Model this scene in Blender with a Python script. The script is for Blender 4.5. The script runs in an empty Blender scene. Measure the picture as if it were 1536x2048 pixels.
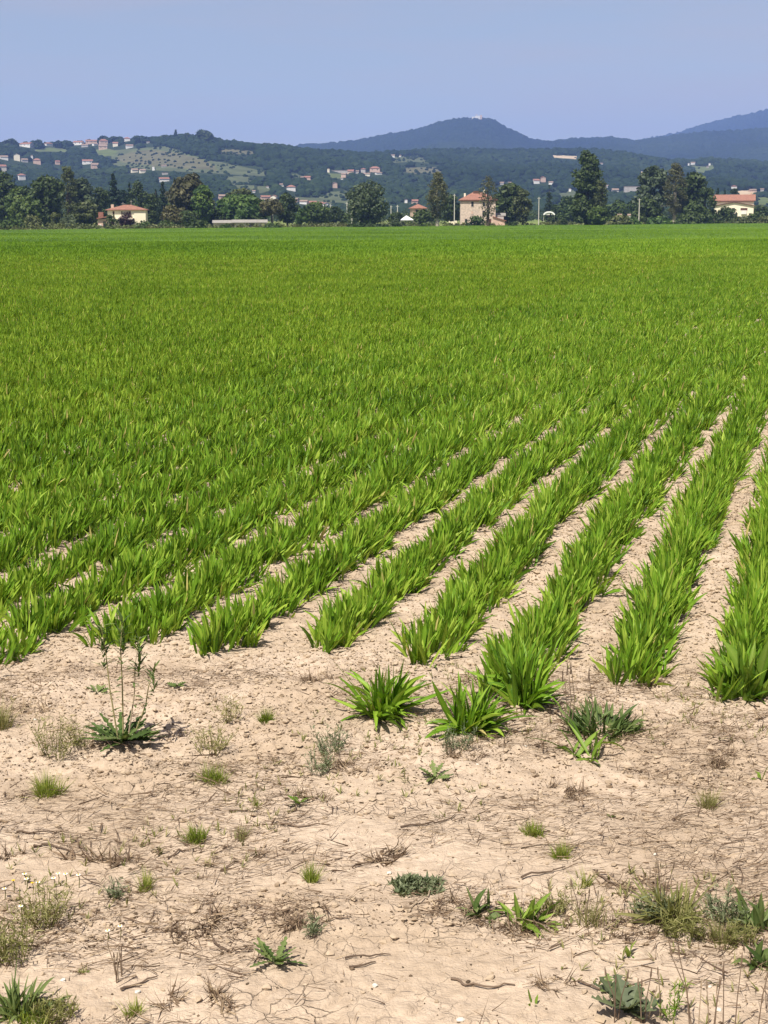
import bpy, math, random
import numpy as np
from mathutils import Vector, Matrix

rng = np.random.default_rng(7)
random.seed(7)
S = bpy.context.scene
COL = S.collection

# ------------------------------------------------------------------ camera
F, CX, CY, H = 3000.0, 768.0, 1024.0, 1.65
TH = math.atan((1024 - 444) / F)
ROLL = -0.004
Fw = np.array([0, math.cos(TH), -math.sin(TH)])
U0 = np.array([0, math.sin(TH), math.cos(TH)])
R0 = np.array([1.0, 0, 0])
R = math.cos(ROLL) * R0 + math.sin(ROLL) * U0
U = -math.sin(ROLL) * R0 + math.cos(ROLL) * U0
cam_d = bpy.data.cameras.new("camera")
cam = bpy.data.objects.new("camera", cam_d)
COL.objects.link(cam)
M = Matrix(((R[0], U[0], -Fw[0]), (R[1], U[1], -Fw[1]), (R[2], U[2], -Fw[2])))
cam.matrix_world = Matrix.Translation((0, 0, H)) @ M.to_4x4()
cam_d.sensor_fit = 'VERTICAL'
cam_d.sensor_height = 36.0
cam_d.lens = F / 2048 * 36
cam_d.clip_start = 0.05
cam_d.clip_end = 40000
S.camera = cam


def ray(px, py):
    return Fw + R * (px - CX) / F + U * (CY - py) / F


def G(px, py):
    d = ray(px, py)
    return d[:2] * (-H / d[2])


def XZ(px, py, d):
    r = ray(px, py)
    return d * r[0] / r[1], H + d * r[2] / r[1]


def proj(x, y, z):
    q = [x * b[0] + y * b[1] + (z - H) * b[2] for b in (R, U, Fw)]
    return CX + F * q[0] / q[2], CY - F * q[1] / q[2]


def mpp(x, y):
    return (y * Fw[1] - H * Fw[2]) / F


# ------------------------------------------------------------------ noise
def _hash(i, j, seed):
    n = (i.astype(np.int64) * 374761393 + j.astype(np.int64) * 668265263 + seed * 974711) & 0x7fffffff
    n = ((n ^ (n >> 13)) * 1274126177) & 0x7fffffff
    n = (n ^ (n >> 16)) & 0xffff
    return n / 65535.0


def vnoise(x, y, seed=0):
    xi, yi = np.floor(x), np.floor(y)
    fx, fy = x - xi, y - yi
    fx = fx * fx * (3 - 2 * fx)
    fy = fy * fy * (3 - 2 * fy)
    a, b = _hash(xi, yi, seed), _hash(xi + 1, yi, seed)
    c, d = _hash(xi, yi + 1, seed), _hash(xi + 1, yi + 1, seed)
    return (a + (b - a) * fx) * (1 - fy) + (c + (d - c) * fx) * fy


def fbm(x, y, seed=0, o=3):
    s, a, t = 0, 1.0, 0
    for k in range(o):
        s = s + a * vnoise(x * 2 ** k + 17.3 * k, y * 2 ** k - 9.1 * k, seed + k)
        t += a
        a *= .5
    return s / t


def clip01(v):
    return np.clip(v, 0, 1)


# ------------------------------------------------------------------ objects
def tag(o, label=None, cat=None, group=None, kind=None):
    if label: o["label"] = label
    if cat: o["category"] = cat
    if group: o["group"] = group
    if kind: o["kind"] = kind
    return o


def empty(name, loc, rz=0.0):
    o = bpy.data.objects.new(name, None)
    o.empty_display_size = .1
    o.location = loc
    o.rotation_euler = (0, 0, rz)
    COL.objects.link(o)
    return o


def link_mesh(name, me, mats, parent=None, loc=None):
    o = bpy.data.objects.new(name, me)
    for m in (mats if isinstance(mats, (list, tuple)) else [mats]):
        me.materials.append(m)
    COL.objects.link(o)
    if parent: o.parent = parent
    if loc is not None: o.location = loc
    return o


class MB:
    """collects polygons and builds ONE mesh"""

    def __init__(self):
        self.V, self.Fs, self.T, self.n = [], [], [], 0

    def add(self, v, f, tone=.5):
        v = np.asarray(v, dtype=np.float64).reshape(-1, 3)
        if len(v) == 0: return self
        self.V.append(v)
        t = np.full(len(v), tone, dtype=np.float32) if np.isscalar(tone) else np.asarray(tone, dtype=np.float32)
        self.T.append(t)
        f = np.asarray(f, dtype=np.int64)
        self.Fs.append(f + self.n)
        self.n += len(v)
        return self

    def addm(self, v, faces, tone=.5):
        """faces: list of tuples of different lengths"""
        b = self.n
        v = np.asarray(v, dtype=np.float64).reshape(-1, 3)
        self.V.append(v)
        self.T.append(np.full(len(v), tone, dtype=np.float32))
        byk = {}
        for f in faces: byk.setdefault(len(f), []).append(f)
        for k, l in byk.items(): self.Fs.append(np.array(l, dtype=np.int64) + b)
        self.n += len(v)
        return self

    def box(self, x0, x1, y0, y1, z0, z1, tone=.5):
        v = [(x0, y0, z0), (x1, y0, z0), (x1, y1, z0), (x0, y1, z0), (x0, y0, z1), (x1, y0, z1), (x1, y1, z1), (x0, y1, z1)]
        return self.addm(v, [(0, 3, 2, 1), (4, 5, 6, 7), (0, 1, 5, 4), (1, 2, 6, 5), (2, 3, 7, 6), (3, 0, 4, 7)], tone)

    def prism(self, pts2, y0, y1, tone=.5):
        """polygon in x,z swept along y"""
        n = len(pts2)
        v = [(p[0], y0, p[1]) for p in pts2] + [(p[0], y1, p[1]) for p in pts2]
        fs = [tuple(range(n)), tuple(range(2 * n - 1, n - 1, -1))]
        for i in range(n):
            j = (i + 1) % n
            fs.append((i, i + n, j + n, j))
        return self.addm(v, fs, tone)

    def prismx(self, pts2, x0, x1, tone=.5):
        """polygon in y,z swept along x"""
        n = len(pts2)
        v = [(x0, p[0], p[1]) for p in pts2] + [(x1, p[0], p[1]) for p in pts2]
        fs = [tuple(range(n - 1, -1, -1)), tuple(range(n, 2 * n))]
        for i in range(n):
            j = (i + 1) % n
            fs.append((i, j, j + n, i + n))
        return self.addm(v, fs, tone)

    def tube(self, pts, rad, n=6, tone=.5):
        pts = np.asarray(pts, dtype=float)
        rad = np.full(len(pts), rad) if np.isscalar(rad) else np.asarray(rad)
        d = np.gradient(pts, axis=0)
        d /= np.linalg.norm(d, axis=1)[:, None] + 1e-12
        ref = np.array([0, 0, 1.0]) if abs(d[0][2]) < .8 else np.array([1.0, 0, 0])
        vs = []
        for p, t, r in zip(pts, d, rad):
            a = np.cross(t, ref); a /= np.linalg.norm(a) + 1e-12
            b = np.cross(t, a)
            for k in range(n):
                w = 2 * math.pi * k / n
                vs.append(p + r * (math.cos(w) * a + math.sin(w) * b))
        fs = []
        for i in range(len(pts) - 1):
            for k in range(n):
                fs.append((i * n + k, i * n + (k + 1) % n, (i + 1) * n + (k + 1) % n, (i + 1) * n + k))
        fs.append(tuple(range(n - 1, -1, -1)))
        fs.append(tuple(range((len(pts) - 1) * n, len(pts) * n)))
        return self.addm(vs, fs, tone)

    def build(self, name, mats, parent=None, loc=None, smooth=False, origin=None):
        V = np.concatenate(self.V)
        if origin is not None:
            V = V - np.asarray(origin, dtype=float)
            loc = origin
        T = np.concatenate(self.T)
        me = bpy.data.meshes.new(name)
        me.vertices.add(len(V))
        me.vertices.foreach_set("co", V.astype(np.float32).ravel())
        li = np.concatenate([f.ravel() for f in self.Fs]).astype(np.int32)
        ln = np.concatenate([np.full(len(f), f.shape[1], dtype=np.int32) for f in self.Fs])
        me.loops.add(len(li))
        me.loops.foreach_set("vertex_index", li)
        me.polygons.add(len(ln))
        st = np.concatenate([[0], np.cumsum(ln)[:-1]]).astype(np.int32)
        me.polygons.foreach_set("loop_start", st)
        me.polygons.foreach_set("use_smooth", np.full(len(ln), smooth, dtype=bool))
        at = me.attributes.new("tone", 'FLOAT', 'POINT')
        at.data.foreach_set("value", T)
        me.update(calc_edges=True)
        return link_mesh(name, me, mats, parent, loc)


# ------------------------------------------------------------------ materials
def new_mat(name):
    m = bpy.data.materials.new(name)
    m.use_nodes = True
    nt = m.node_tree
    nt.nodes.clear()
    out = nt.nodes.new("ShaderNodeOutputMaterial")
    return m, nt, out


def ramp(nt, fac, stops):
    r = nt.nodes.new("ShaderNodeValToRGB")
    el = r.color_ramp.elements
    while len(el) < len(stops): el.new(.5)
    for e, (p, c) in zip(el, stops):
        e.position = p
        e.color = (*c, 1)
    nt.links.new(fac, r.inputs["Fac"])
    return r.outputs["Color"]


def noise(nt, scale, detail=3, rough=.55, coord="Object"):
    tc = nt.nodes.new("ShaderNodeTexCoord")
    n = nt.nodes.new("ShaderNodeTexNoise")
    n.inputs["Scale"].default_value = scale
    n.inputs["Detail"].default_value = detail
    n.inputs["Roughness"].default_value = rough
    nt.links.new(tc.outputs[coord], n.inputs["Vector"])
    return n.outputs["Fac"]


def mixc(nt, fac, a, b, mode='MIX'):
    m = nt.nodes.new("ShaderNodeMix")
    m.data_type = 'RGBA'
    m.blend_type = mode
    for sock, v in ((m.inputs[0], fac), (m.inputs[6], a), (m.inputs[7], b)):
        if hasattr(v, "is_linked") or isinstance(v, bpy.types.NodeSocket): nt.links.new(v, sock)
        elif isinstance(v, (int, float)): sock.default_value = v
        else: sock.default_value = (*v, 1)
    return m.outputs[2]


def leaf_mat(name, stops, transl=.3, rough=.5, tcol=None, nscale=None, spec=.3):
    m, nt, out = new_mat(name)
    a = nt.nodes.new("ShaderNodeAttribute")
    a.attribute_name = "tone"
    fac = a.outputs["Fac"]
    if nscale:
        nz = noise(nt, nscale, 2)
        ad = nt.nodes.new("ShaderNodeMath"); ad.operation = 'MULTIPLY_ADD'
        nt.links.new(nz, ad.inputs[0]); ad.inputs[1].default_value = .7
        ad.inputs[2].default_value = -.35
        a2 = nt.nodes.new("ShaderNodeMath"); a2.operation = 'ADD'
        nt.links.new(ad.outputs[0], a2.inputs[0]); nt.links.new(fac, a2.inputs[1])
        fac = a2.outputs[0]
    c = ramp(nt, fac, stops)
    p = nt.nodes.new("ShaderNodeBsdfPrincipled")
    p.inputs["Roughness"].default_value = rough
    p.inputs["Specular IOR Level"].default_value = spec
    nt.links.new(c, p.inputs["Base Color"])
    if transl > 0:
        t = nt.nodes.new("ShaderNodeBsdfTranslucent")
        tc = mixc(nt, 1.0, c, tcol or (1.0, 1.0, .55), 'MULTIPLY')
        nt.links.new(tc, t.inputs["Color"])
        mx = nt.nodes.new("ShaderNodeMixShader")
        mx.inputs[0].default_value = transl
        nt.links.new(p.outputs[0], mx.inputs[1]); nt.links.new(t.outputs[0], mx.inputs[2])
        nt.links.new(mx.outputs[0], out.inputs["Surface"])
    else:
        nt.links.new(p.outputs[0], out.inputs["Surface"])
    return m


def plain(name, col, rough=.8, nscale=None, var=.3, col2=None, bump=0):
    m, nt, out = new_mat(name)
    p = nt.nodes.new("ShaderNodeBsdfPrincipled")
    p.inputs["Roughness"].default_value = rough
    p.inputs["Specular IOR Level"].default_value = .25
    if nscale:
        nz = noise(nt, nscale, 4)
        c2 = col2 or tuple(v * (1 - var) for v in col)
        c = ramp(nt, nz, [(.35, c2), (.65, col)])
        nt.links.new(c, p.inputs["Base Color"])
        if bump:
            b = nt.nodes.new("ShaderNodeBump")
            b.inputs["Strength"].default_value = bump
            b.inputs["Distance"].default_value = .05
            nt.links.new(nz, b.inputs["Height"]); nt.links.new(b.outputs[0], p.inputs["Normal"])
    else:
        p.inputs["Base Color"].default_value = (*col, 1)
    nt.links.new(p.outputs[0], out.inputs["Surface"])
    return m


SOIL_A, SOIL_B, SOIL_C = (.490, .385, .288), (.405, .310, .222), (.21, .150, .10)


def soil_mat(name, far=False):
    m, nt, out = new_mat(name)
    p = nt.nodes.new("ShaderNodeBsdfPrincipled")
    p.inputs["Roughness"].default_value = .95
    p.inputs["Specular IOR Level"].default_value = .1
    n1, n2, n3 = noise(nt, 1.7, 4), noise(nt, 26, 5, .65), noise(nt, 140, 3, .6)
    c = ramp(nt, n1, [(.38, SOIL_B), (.58, SOIL_A)])
    c = mixc(nt, ramp(nt, n2, [(.42, (0, 0, 0)), (.75, (.55, .55, .55))]), c, SOIL_C)
    c = mixc(nt, ramp(nt, n3, [(.60, (0, 0, 0)), (.78, (.6, .6, .6))]), c, (.50, .42, .31))
    # shrinkage cracks in the crust, their inner shading painted into the colour
    vo = nt.nodes.new("ShaderNodeTexVoronoi"); vo.feature = 'DISTANCE_TO_EDGE'; vo.inputs["Scale"].default_value = 15
    tc = nt.nodes.new("ShaderNodeTexCoord")
    nn = nt.nodes.new("ShaderNodeTexNoise"); nn.inputs["Scale"].default_value = 9; nn.inputs["Detail"].default_value = 4
    nt.links.new(tc.outputs["Object"], nn.inputs["Vector"])
    va = nt.nodes.new("ShaderNodeVectorMath"); va.operation = 'MULTIPLY_ADD'
    va.inputs[1].default_value = (.14, .14, 0)
    nt.links.new(nn.outputs["Color"], va.inputs[0]); nt.links.new(tc.outputs["Object"], va.inputs[2]); nt.links.new(va.outputs[0], vo.inputs["Vector"])
    crack = ramp(nt, vo.outputs["Distance"], [(.0, (1, 1, 1)), (.026, (0, 0, 0))])
    crack = mixc(nt, 1.0, crack, ramp(nt, noise(nt, 2.3, 3), [(.48, (0, 0, 0)), (.68, (.55, .55, .55))]), 'MULTIPLY')
    c = mixc(nt, crack, c, (.17, .12, .08))
    if far:
        a = nt.nodes.new("ShaderNodeAttribute"); a.attribute_name = "tone"
        g = ramp(nt, noise(nt, .03, 4), [(.35, (.11, .16, .035)), (.55, (.17, .20, .06)), (.7, (.26, .25, .10))])
        c = mixc(nt, a.outputs["Fac"], c, g)
    nt.links.new(c, p.inputs["Base Color"])
    ad = nt.nodes.new("ShaderNodeMath"); ad.operation = 'MULTIPLY_ADD'
    nt.links.new(n3, ad.inputs[0]); ad.inputs[1].default_value = .35; nt.links.new(n2, ad.inputs[2])
    b = nt.nodes.new("ShaderNodeBump")
    b.inputs["Strength"].default_value = .8
    b.inputs["Distance"].default_value = .016
    sb = nt.nodes.new("ShaderNodeMath"); sb.operation = 'SUBTRACT'
    nt.links.new(ad.outputs[0], sb.inputs[0]); nt.links.new(crack, sb.inputs[1])
    nt.links.new(sb.outputs[0], b.inputs["Height"]); nt.links.new(b.outputs[0], p.inputs["Normal"])
    nt.links.new(p.outputs[0], out.inputs["Surface"])
    return m


MAT = {}
MAT["soil"] = soil_mat("soil", True)
MAT["clod"] = leaf_mat("clod_soil", [(0, (.075, .052, .034)), (.22, (.19, .135, .09)), (.34, (.36, .275, .19)), (1, (.455, .355, .255))], 0, .95, spec=.05)  # dark end of the ramp paints the shade of small soil holes
MAT["crop"] = leaf_mat("crop_leaf", [(0, (.050, .115, .010)), (.5, (.158, .292, .020)), (.93, (.34, .45, .06)), (1, (.50, .42, .15))], .30, .45, spec=.15)
MAT["crop_far"] = leaf_mat("crop_leaf_far", [(0, (.060, .125, .011)), (.5, (.168, .292, .021)), (.93, (.33, .43, .055)), (1, (.50, .42, .15))], .32, .5, spec=.10)
MAT["broad"] = leaf_mat("broad_leaf", [(0, (.045, .095, .009)), (.5, (.115, .205, .020)), (1, (.25, .34, .06))], .3, .45, spec=.15)
MAT["darkleaf"] = leaf_mat("dark_leaf", [(0, (.035, .06, .014)), (.5, (.070, .115, .028)), (1, (.17, .21, .07))], .25, .5, spec=.15)
MAT["greyleaf"] = leaf_mat("grey_leaf", [(0, (.06, .08, .035)), (.5, (.13, .155, .075)), (1, (.23, .25, .14))], .2, .6)
MAT["grass"] = leaf_mat("grass_blade", [(0, (.10, .15, .018)), (.5, (.22, .28, .035)), (1, (.42, .42, .13))], .35, .5, spec=.1)
MAT["olivegrass"] = leaf_mat("olive_grass", [(0, (.12, .12, .035)), (.5, (.20, .20, .06)), (1, (.38, .33, .16))], .3, .6)
MAT["straw"] = leaf_mat("dry_straw", [(0, (.075, .045, .028)), (.5, (.20, .135, .085)), (1, (.46, .35, .22))], .1, .8)
MAT["twig"] = leaf_mat("dry_twig", [(0, (.07, .045, .03)), (.5, (.16, .11, .075)), (1, (.36, .28, .19))], 0, .85)
MAT["petal"] = plain("white_petal", (.85, .85, .82), .6)
MAT["disc"] = plain("yellow_disc", (.7, .45, .03), .7)
MAT["pebble"] = plain("white_pebble", (.60, .55, .47), .8, 60, .2)

# trees
TREE = {
    "dark": [(0, (.019, .036, .009)), (.5, (.047, .074, .018)), (1, (.095, .128, .032))],
    "mid": [(0, (.030, .055, .012)), (.5, (.070, .110, .022)), (1, (.14, .185, .040))],
    "bright": [(0, (.030, .065, .012)), (.5, (.070, .125, .022)), (1, (.145, .21, .035))],
    "olive": [(0, (.045, .06, .020)), (.5, (.09, .11, .035)), (1, (.16, .17, .06))],
    "brown": [(0, (.040, .042, .017)), (.5, (.080, .078, .030)), (1, (.15, .135, .055))],
    "grey": [(0, (.035, .055, .025)), (.5, (.085, .115, .055)), (1, (.17, .20, .10))],
    "conifer": [(0, (.008, .022, .010)), (.5, (.020, .042, .018)), (1, (.045, .075, .030))],
    "purple": [(0, (.018, .008, .012)), (.5, (.04, .014, .022)), (1, (.07, .03, .035))],
    "sparse": [(0, (.07, .07, .03)), (.5, (.12, .125, .05)), (1, (.18, .18, .08))],
}
TM = {k: leaf_mat("foliage_" + k, v, .25, .6, nscale=.5) for k, v in TREE.items()}
MAT["bark"] = plain("bark", (.10, .075, .05), .9, 3, .5)
MAT["palebark"] = plain("pale_bark", (.42, .37, .29), .9, 3, .35)
MAT["forest"] = leaf_mat("forest_crown", [(0, (.009, .018, .008)), (.5, (.018, .032, .012)), (1, (.038, .056, .021))], 0, .9, spec=.05)
MAT["hillwood"] = leaf_mat("far_wood", [(0, (.006, .014, .006)), (.5, (.016, .028, .011)), (1, (.032, .048, .018))], 0, .9, spec=.05)

# buildings
MAT["cream"] = plain("cream_plaster", (.89, .78, .60), .85, .6, .06)
MAT["creamlight"] = plain("pale_plaster", (.82, .74, .58), .85, .6, .1)
MAT["white"] = plain("white_plaster", (.80, .77, .72), .85, .5, .1)
MAT["pinkwall"] = plain("pink_plaster", (.62, .44, .34), .85, .5, .2)
MAT["greywall"] = plain("grey_plaster", (.50, .46, .42), .85, .5, .25)
MAT["stone"] = plain("pink_stone", (.66, .53, .43), .9, 1.6, .3, bump=.3)
MAT["roof"] = plain("terracotta_tile", (.32, .155, .11), .85, 2.2, .35, bump=.4)
MAT["roofpale"] = plain("weathered_tile", (.30, .215, .165), .85, 1.5, .35, bump=.3)
MAT["roofgrey"] = plain("grey_sheet", (.30, .28, .25), .7, 1.0, .2)
MAT["glassdark"] = plain("dark_window", (.03, .03, .035), .3)
MAT["shutter"] = plain("brown_shutter", (.10, .045, .03), .7)
MAT["eave"] = plain("dark_eave", (.12, .06, .04), .8)
MAT["concrete"] = plain("pale_concrete", (.60, .57, .50), .9, 4, .15)
MAT["whitepvc"] = plain("white_sheet", (.84, .83, .80), .5, 2, .06)
MAT["wire"] = plain("wire", (.35, .36, .36), .5)

# ------------------------------------------------------------------ terrain functions
vp = ray(1640, 440)
ROWD = vp[:2] / np.linalg.norm(vp[:2])          # direction of the crop rows
ROWN = np.array([ROWD[1], -ROWD[0]])            # to the right of it


def edge_dist(a):
    return 380 + clip01((a + .256) / .512) * 180


def gz(x, y):
    x, y = np.asarray(x, float), np.asarray(y, float)
    a = x / np.maximum(y, 1.0)
    e = edge_dist(a)
    return .6 * clip01((a + .256) / .512) * clip01((y - 100) / 460) + np.minimum(.004 * np.maximum(0, y - e), 3.0)


def rough_mask(x, y):
    yy = y + .25 * (fbm(x * 1.3, y * 1.3, 5, 2) - .5)
    m = .35 + .65 * clip01((yy - 4.05) / .25)
    band = np.exp(-((yy - 3.36) / .13) ** 2)
    return np.maximum(m, band)


def soilz(x, y):
    x, y = np.asarray(x, float), np.asarray(y, float)
    m = rough_mask(x, y)
    z = .045 * (fbm(x * .9, y * .9, 11, 2) - .5)
    z = z + m * (.036 * (fbm(x * 6, y * 6, 21, 2) - .5))
    c = vnoise(x * 24, y * 24, 31); c2 = vnoise(x * 55 + 3, y * 55, 41)
    z = z + m * (.026 * np.maximum(0, c - .55) + .016 * np.maximum(0, c2 - .5) - .010 * np.maximum(0, .32 - vnoise(x * 17, y * 17, 51)) - .030 * np.maximum(0, .24 - vnoise(x * 31 + 5, y * 38, 53)))
    # cracks in the crusted soil
    r = np.abs(vnoise(x * 7 + .6 * vnoise(x * 20, y * 20, 3), y * 7 + .6 * vnoise(x * 20, y * 20, 4), 61) - .5)
    z = z - (1 - m) * .012 * clip01(1 - r / .035)
    fade = clip01((16 - y) / 6)
    return z * (.25 + .75 * fade)


def groundz(x, y):
    x, y = np.asarray(x, float), np.asarray(y, float)
    return gz(x, y) + np.where(y < 60, soilz(x, y), 0.0)


# ------------------------------------------------------------------ ground sheet
def grid_faces(nr, nc):
    i = np.arange(nr - 1)[:, None] * nc + np.arange(nc - 1)[None, :]
    i = i.ravel()
    return np.stack([i, i + 1, i + 1 + nc, i + nc], 1)


ys = list(np.arange(-6, 2.3, .35))
y = 2.35
while y < 11500:
    ys.append(y)
    y += max(.0085, .0040 * (y - 1.6)) if y < 60 else .06 * y
ys.append(11500)
ys = np.array(ys)
ss = np.concatenate([[-2.4, -1.5, -1.0, -.75, -.6, -.5], np.linspace(-.42, .42, 400), [.5, .6, .75, 1.0, 1.5, 2.4]])
Y, SS = np.meshgrid(ys, ss, indexing='ij')
X = SS * (np.maximum(Y, 0) + .35)
far_clip = np.clip(X, -5600, 5600)
X = far_clip
Z = groundz(X, Y)
cov = clip01((Y - edge_dist(X / np.maximum(Y, 1.))) / 4)
b = MB()
b.add(np.stack([X, Y, Z], -1), grid_faces(len(ys), len(ss)), cov.ravel())
tag(b.build("ground", MAT["soil"], smooth=True), kind="structure")


# ------------------------------------------------------------------ leaf blades
def blades(mb, base, az, phi0, curv, L, W, nseg, prof, tone, fold=0.0, twist=None):
    """curved strap leaves; arrays of length N"""
    N = len(az)
    if N == 0: return
    t = np.linspace(0, 1, nseg + 1)
    tm = (t[:-1] + t[1:]) / 2
    phi = phi0[:, None] + curv[:, None] * tm
    st = (L / nseg)[:, None]
    cx = np.concatenate([np.zeros((N, 1)), np.cumsum(np.sin(phi) * st, 1)], 1)
    cz = np.concatenate([np.zeros((N, 1)), np.cumsum(np.cos(phi) * st, 1)], 1)
    ca, sa = np.cos(az)[:, None], np.sin(az)[:, None]
    C = np.stack([base[:, 0:1] + cx * ca, base[:, 1:2] + cx * sa, base[:, 2:3] + cz], -1)
    if twist is None: twist = np.zeros(N)
    ct, sn = np.cos(twist), np.sin(twist)
    ph = (phi0 + curv * .5)
    nx, nz = -np.cos(ph), np.sin(ph)
    side = np.stack([-np.sin(az) * ct + sn * nx * np.cos(az), np.cos(az) * ct + sn * nx * np.sin(az), sn * nz], -1)
    w = W[:, None] * np.array([prof(v) for v in t])[None, :] / 2
    Lf = C - side[:, None, :] * w[..., None]
    Rt = C + side[:, None, :] * w[..., None]
    if fold:
        nrm = np.stack([nx * np.cos(az), nx * np.sin(az), nz], -1)
        Lf = Lf + nrm[:, None, :] * (w * fold)[..., None]
        Rt = Rt + nrm[:, None, :] * (w * fold)[..., None]
        k = 3
        V = np.stack([Lf, C, Rt], 2)
    else:
        k = 2
        V = np.stack([Lf, Rt], 2)
    per = (nseg + 1) * k
    q = []
    for s in range(nseg):
        for j in range(k - 1):
            q.append((s * k + j, s * k + j + 1, (s + 1) * k + j + 1, (s + 1) * k + j))
    q = np.array(q)
    f = (np.arange(N)[:, None, None] * per + q[None]).reshape(-1, 4)
    tn = np.repeat(tone, per)
    if fold: tn = np.where(tn > .95, tn, np.clip(tn + np.tile(np.tile([-.05, .20, -.05], nseg + 1), N), 0, .93))
    mb.add(V.reshape(-1, 3), f, tn)


def lance(t): return max(.04, (math.sin(math.pi * min(1, (.10 + .90 * t))) ** .75) * (1 - .1 * t))
def strap(t): return max(.05, (.55 + .9 * t - 1.4 * t ** 3))
def broadp(t): return max(.05, math.sin(math.pi * (.06 + .94 * t) ** 1.25) ** .8)
def needle(t): return max(.08, 1 - t)


def U_(a, b, n): return rng.uniform(a, b, n)


# ------------------------------------------------------------------ crop rows
END_PX = {0: (1500, 1395), 1: (1258, 1360), 2: (1050, 1400), 3: (850, 1322), 4: (672, 1310), 5: (447, 1312), 6: (247, 1300), 7: (30, 1330)}


def row_perp(k): return -.185 - .401 * k


def row_curve(s):
    return .018 * np.log1p(np.exp((s - 9.0) / 1.5)) * 1.5


def row_xy(k, s, off=0.0):
    p = row_perp(k) + row_curve(s) + off
    return np.stack([ROWD[0] * s + ROWN[0] * p, ROWD[1] * s + ROWN[1] * p], -1)


def row_end(k):
    if k == 7: return 4.55
    if k in END_PX: return float(G(*END_PX[k]) @ ROWD) - .05
    return 4.9 + .25 * math.sin(k * 2.3) + (.25 if k < 0 else .05 * min(k, 20))


def row_blades(mb, k, s0, s1, dens, nseg, wscale=1.0, seed_end=None, fold=0, hs=1.0):
    n = int((s1 - s0) * dens)
    if n <= 0: return
    n = int(n * 1.12); m_ = max(2, n // 8)                    # plants; each is a tuft of leaves
    ps = U_(s0, s1, m_)
    keep = fbm(ps * 3.1 + k * 13.7, np.full(m_, k * 5.3), 71, 2) > (.10 + .12 * rng.random(m_))
    if seed_end is not None: keep &= rng.random(m_) < np.clip((ps - seed_end) / .35 + .5, 0, 1)   # thinner at the trampled end
    ps = ps[keep]; m_ = len(ps)
    if m_ == 0: return
    sgp = .046 + .040 * clip01((ps - 6.5) / 9) + (.020 if k > 5 else .006)
    po = np.clip(rng.normal(0, 1, m_), -2.1, 2.1) * sgp * .9
    ph = np.clip(rng.normal(1, .17, m_), .55, 1.4)
    pt = rng.normal(0, .10, m_)
    idx = rng.integers(0, m_, n)
    s = ps[idx] + rng.normal(0, .013, n)
    sg = sgp[idx]
    off = np.clip(po[idx] + rng.normal(0, .014, n), -.19, .19)
    ed = np.zeros(n) if seed_end is None else np.clip(1 - (s - seed_end) / .12, 0, 1)
    xy = row_xy(k, s, off + .02 * (fbm(s * 1.7, s * 0 + k, 81, 2) - .5))
    z = groundz(xy[:, 0], xy[:, 1])
    # lean outward from the row, a little toward the right (wind)
    ang_out = math.atan2(ROWN[1], ROWN[0])
    side = np.sign(off)
    az = np.where(side > 0, ang_out, ang_out + math.pi) + rng.normal(0, 1.1, n)
    back = math.atan2(-ROWD[1], -ROWD[0])
    az = np.where(rng.random(n) < ed, back + rng.normal(0, .7, n), az)
    phi = np.abs(rng.normal(.10, .16, n)) + np.abs(off) / (2.4 * sg) * U_(.1, .8, n) + ed * U_(0, .45, n)
    hvar = .78 + .55 * fbm(s * 1.9 + k * 3.1, s * 0 + k * 2.2, 91, 3)
    L = U_(.072, .152, n) * ph[idx] * hvar * hs * (1 - .22 * np.abs(off) / (2.4 * sg))
    cv = rng.normal(.14, .28, n)
    W = U_(.0095, .0195, n) * wscale
    tone = clip01(rng.normal(.48, .23, n) + pt[idx] + .35 * (fbm(xy[:, 0] * .8, xy[:, 1] * .8, 95, 2) - .5))
    tone = np.where(rng.random(n) < .012, 1.0, np.minimum(tone, .93))
    B = np.stack([xy[:, 0], xy[:, 1], z - .004], -1)
    # global lean to the right
    ax = np.sin(phi) * np.cos(az) + .06; ay = np.sin(phi) * np.sin(az)
    az = np.arctan2(ay, ax); phi = np.arcsin(np.clip(np.hypot(ax, ay), 0, .97))
    blades(mb, B, az, phi, cv, L, W, nseg, lance, tone, fold=fold, twist=rng.normal(0, .9, n))


def s_exit(k):
    """along-row distance at which the row leaves the frame on the right, with a margin"""
    for s in np.arange(5, 140, .5):
        p = row_xy(k, np.array([s]))[0]
        if p[0] > .256 * p[1] + .9: return s
    return 140


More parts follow.
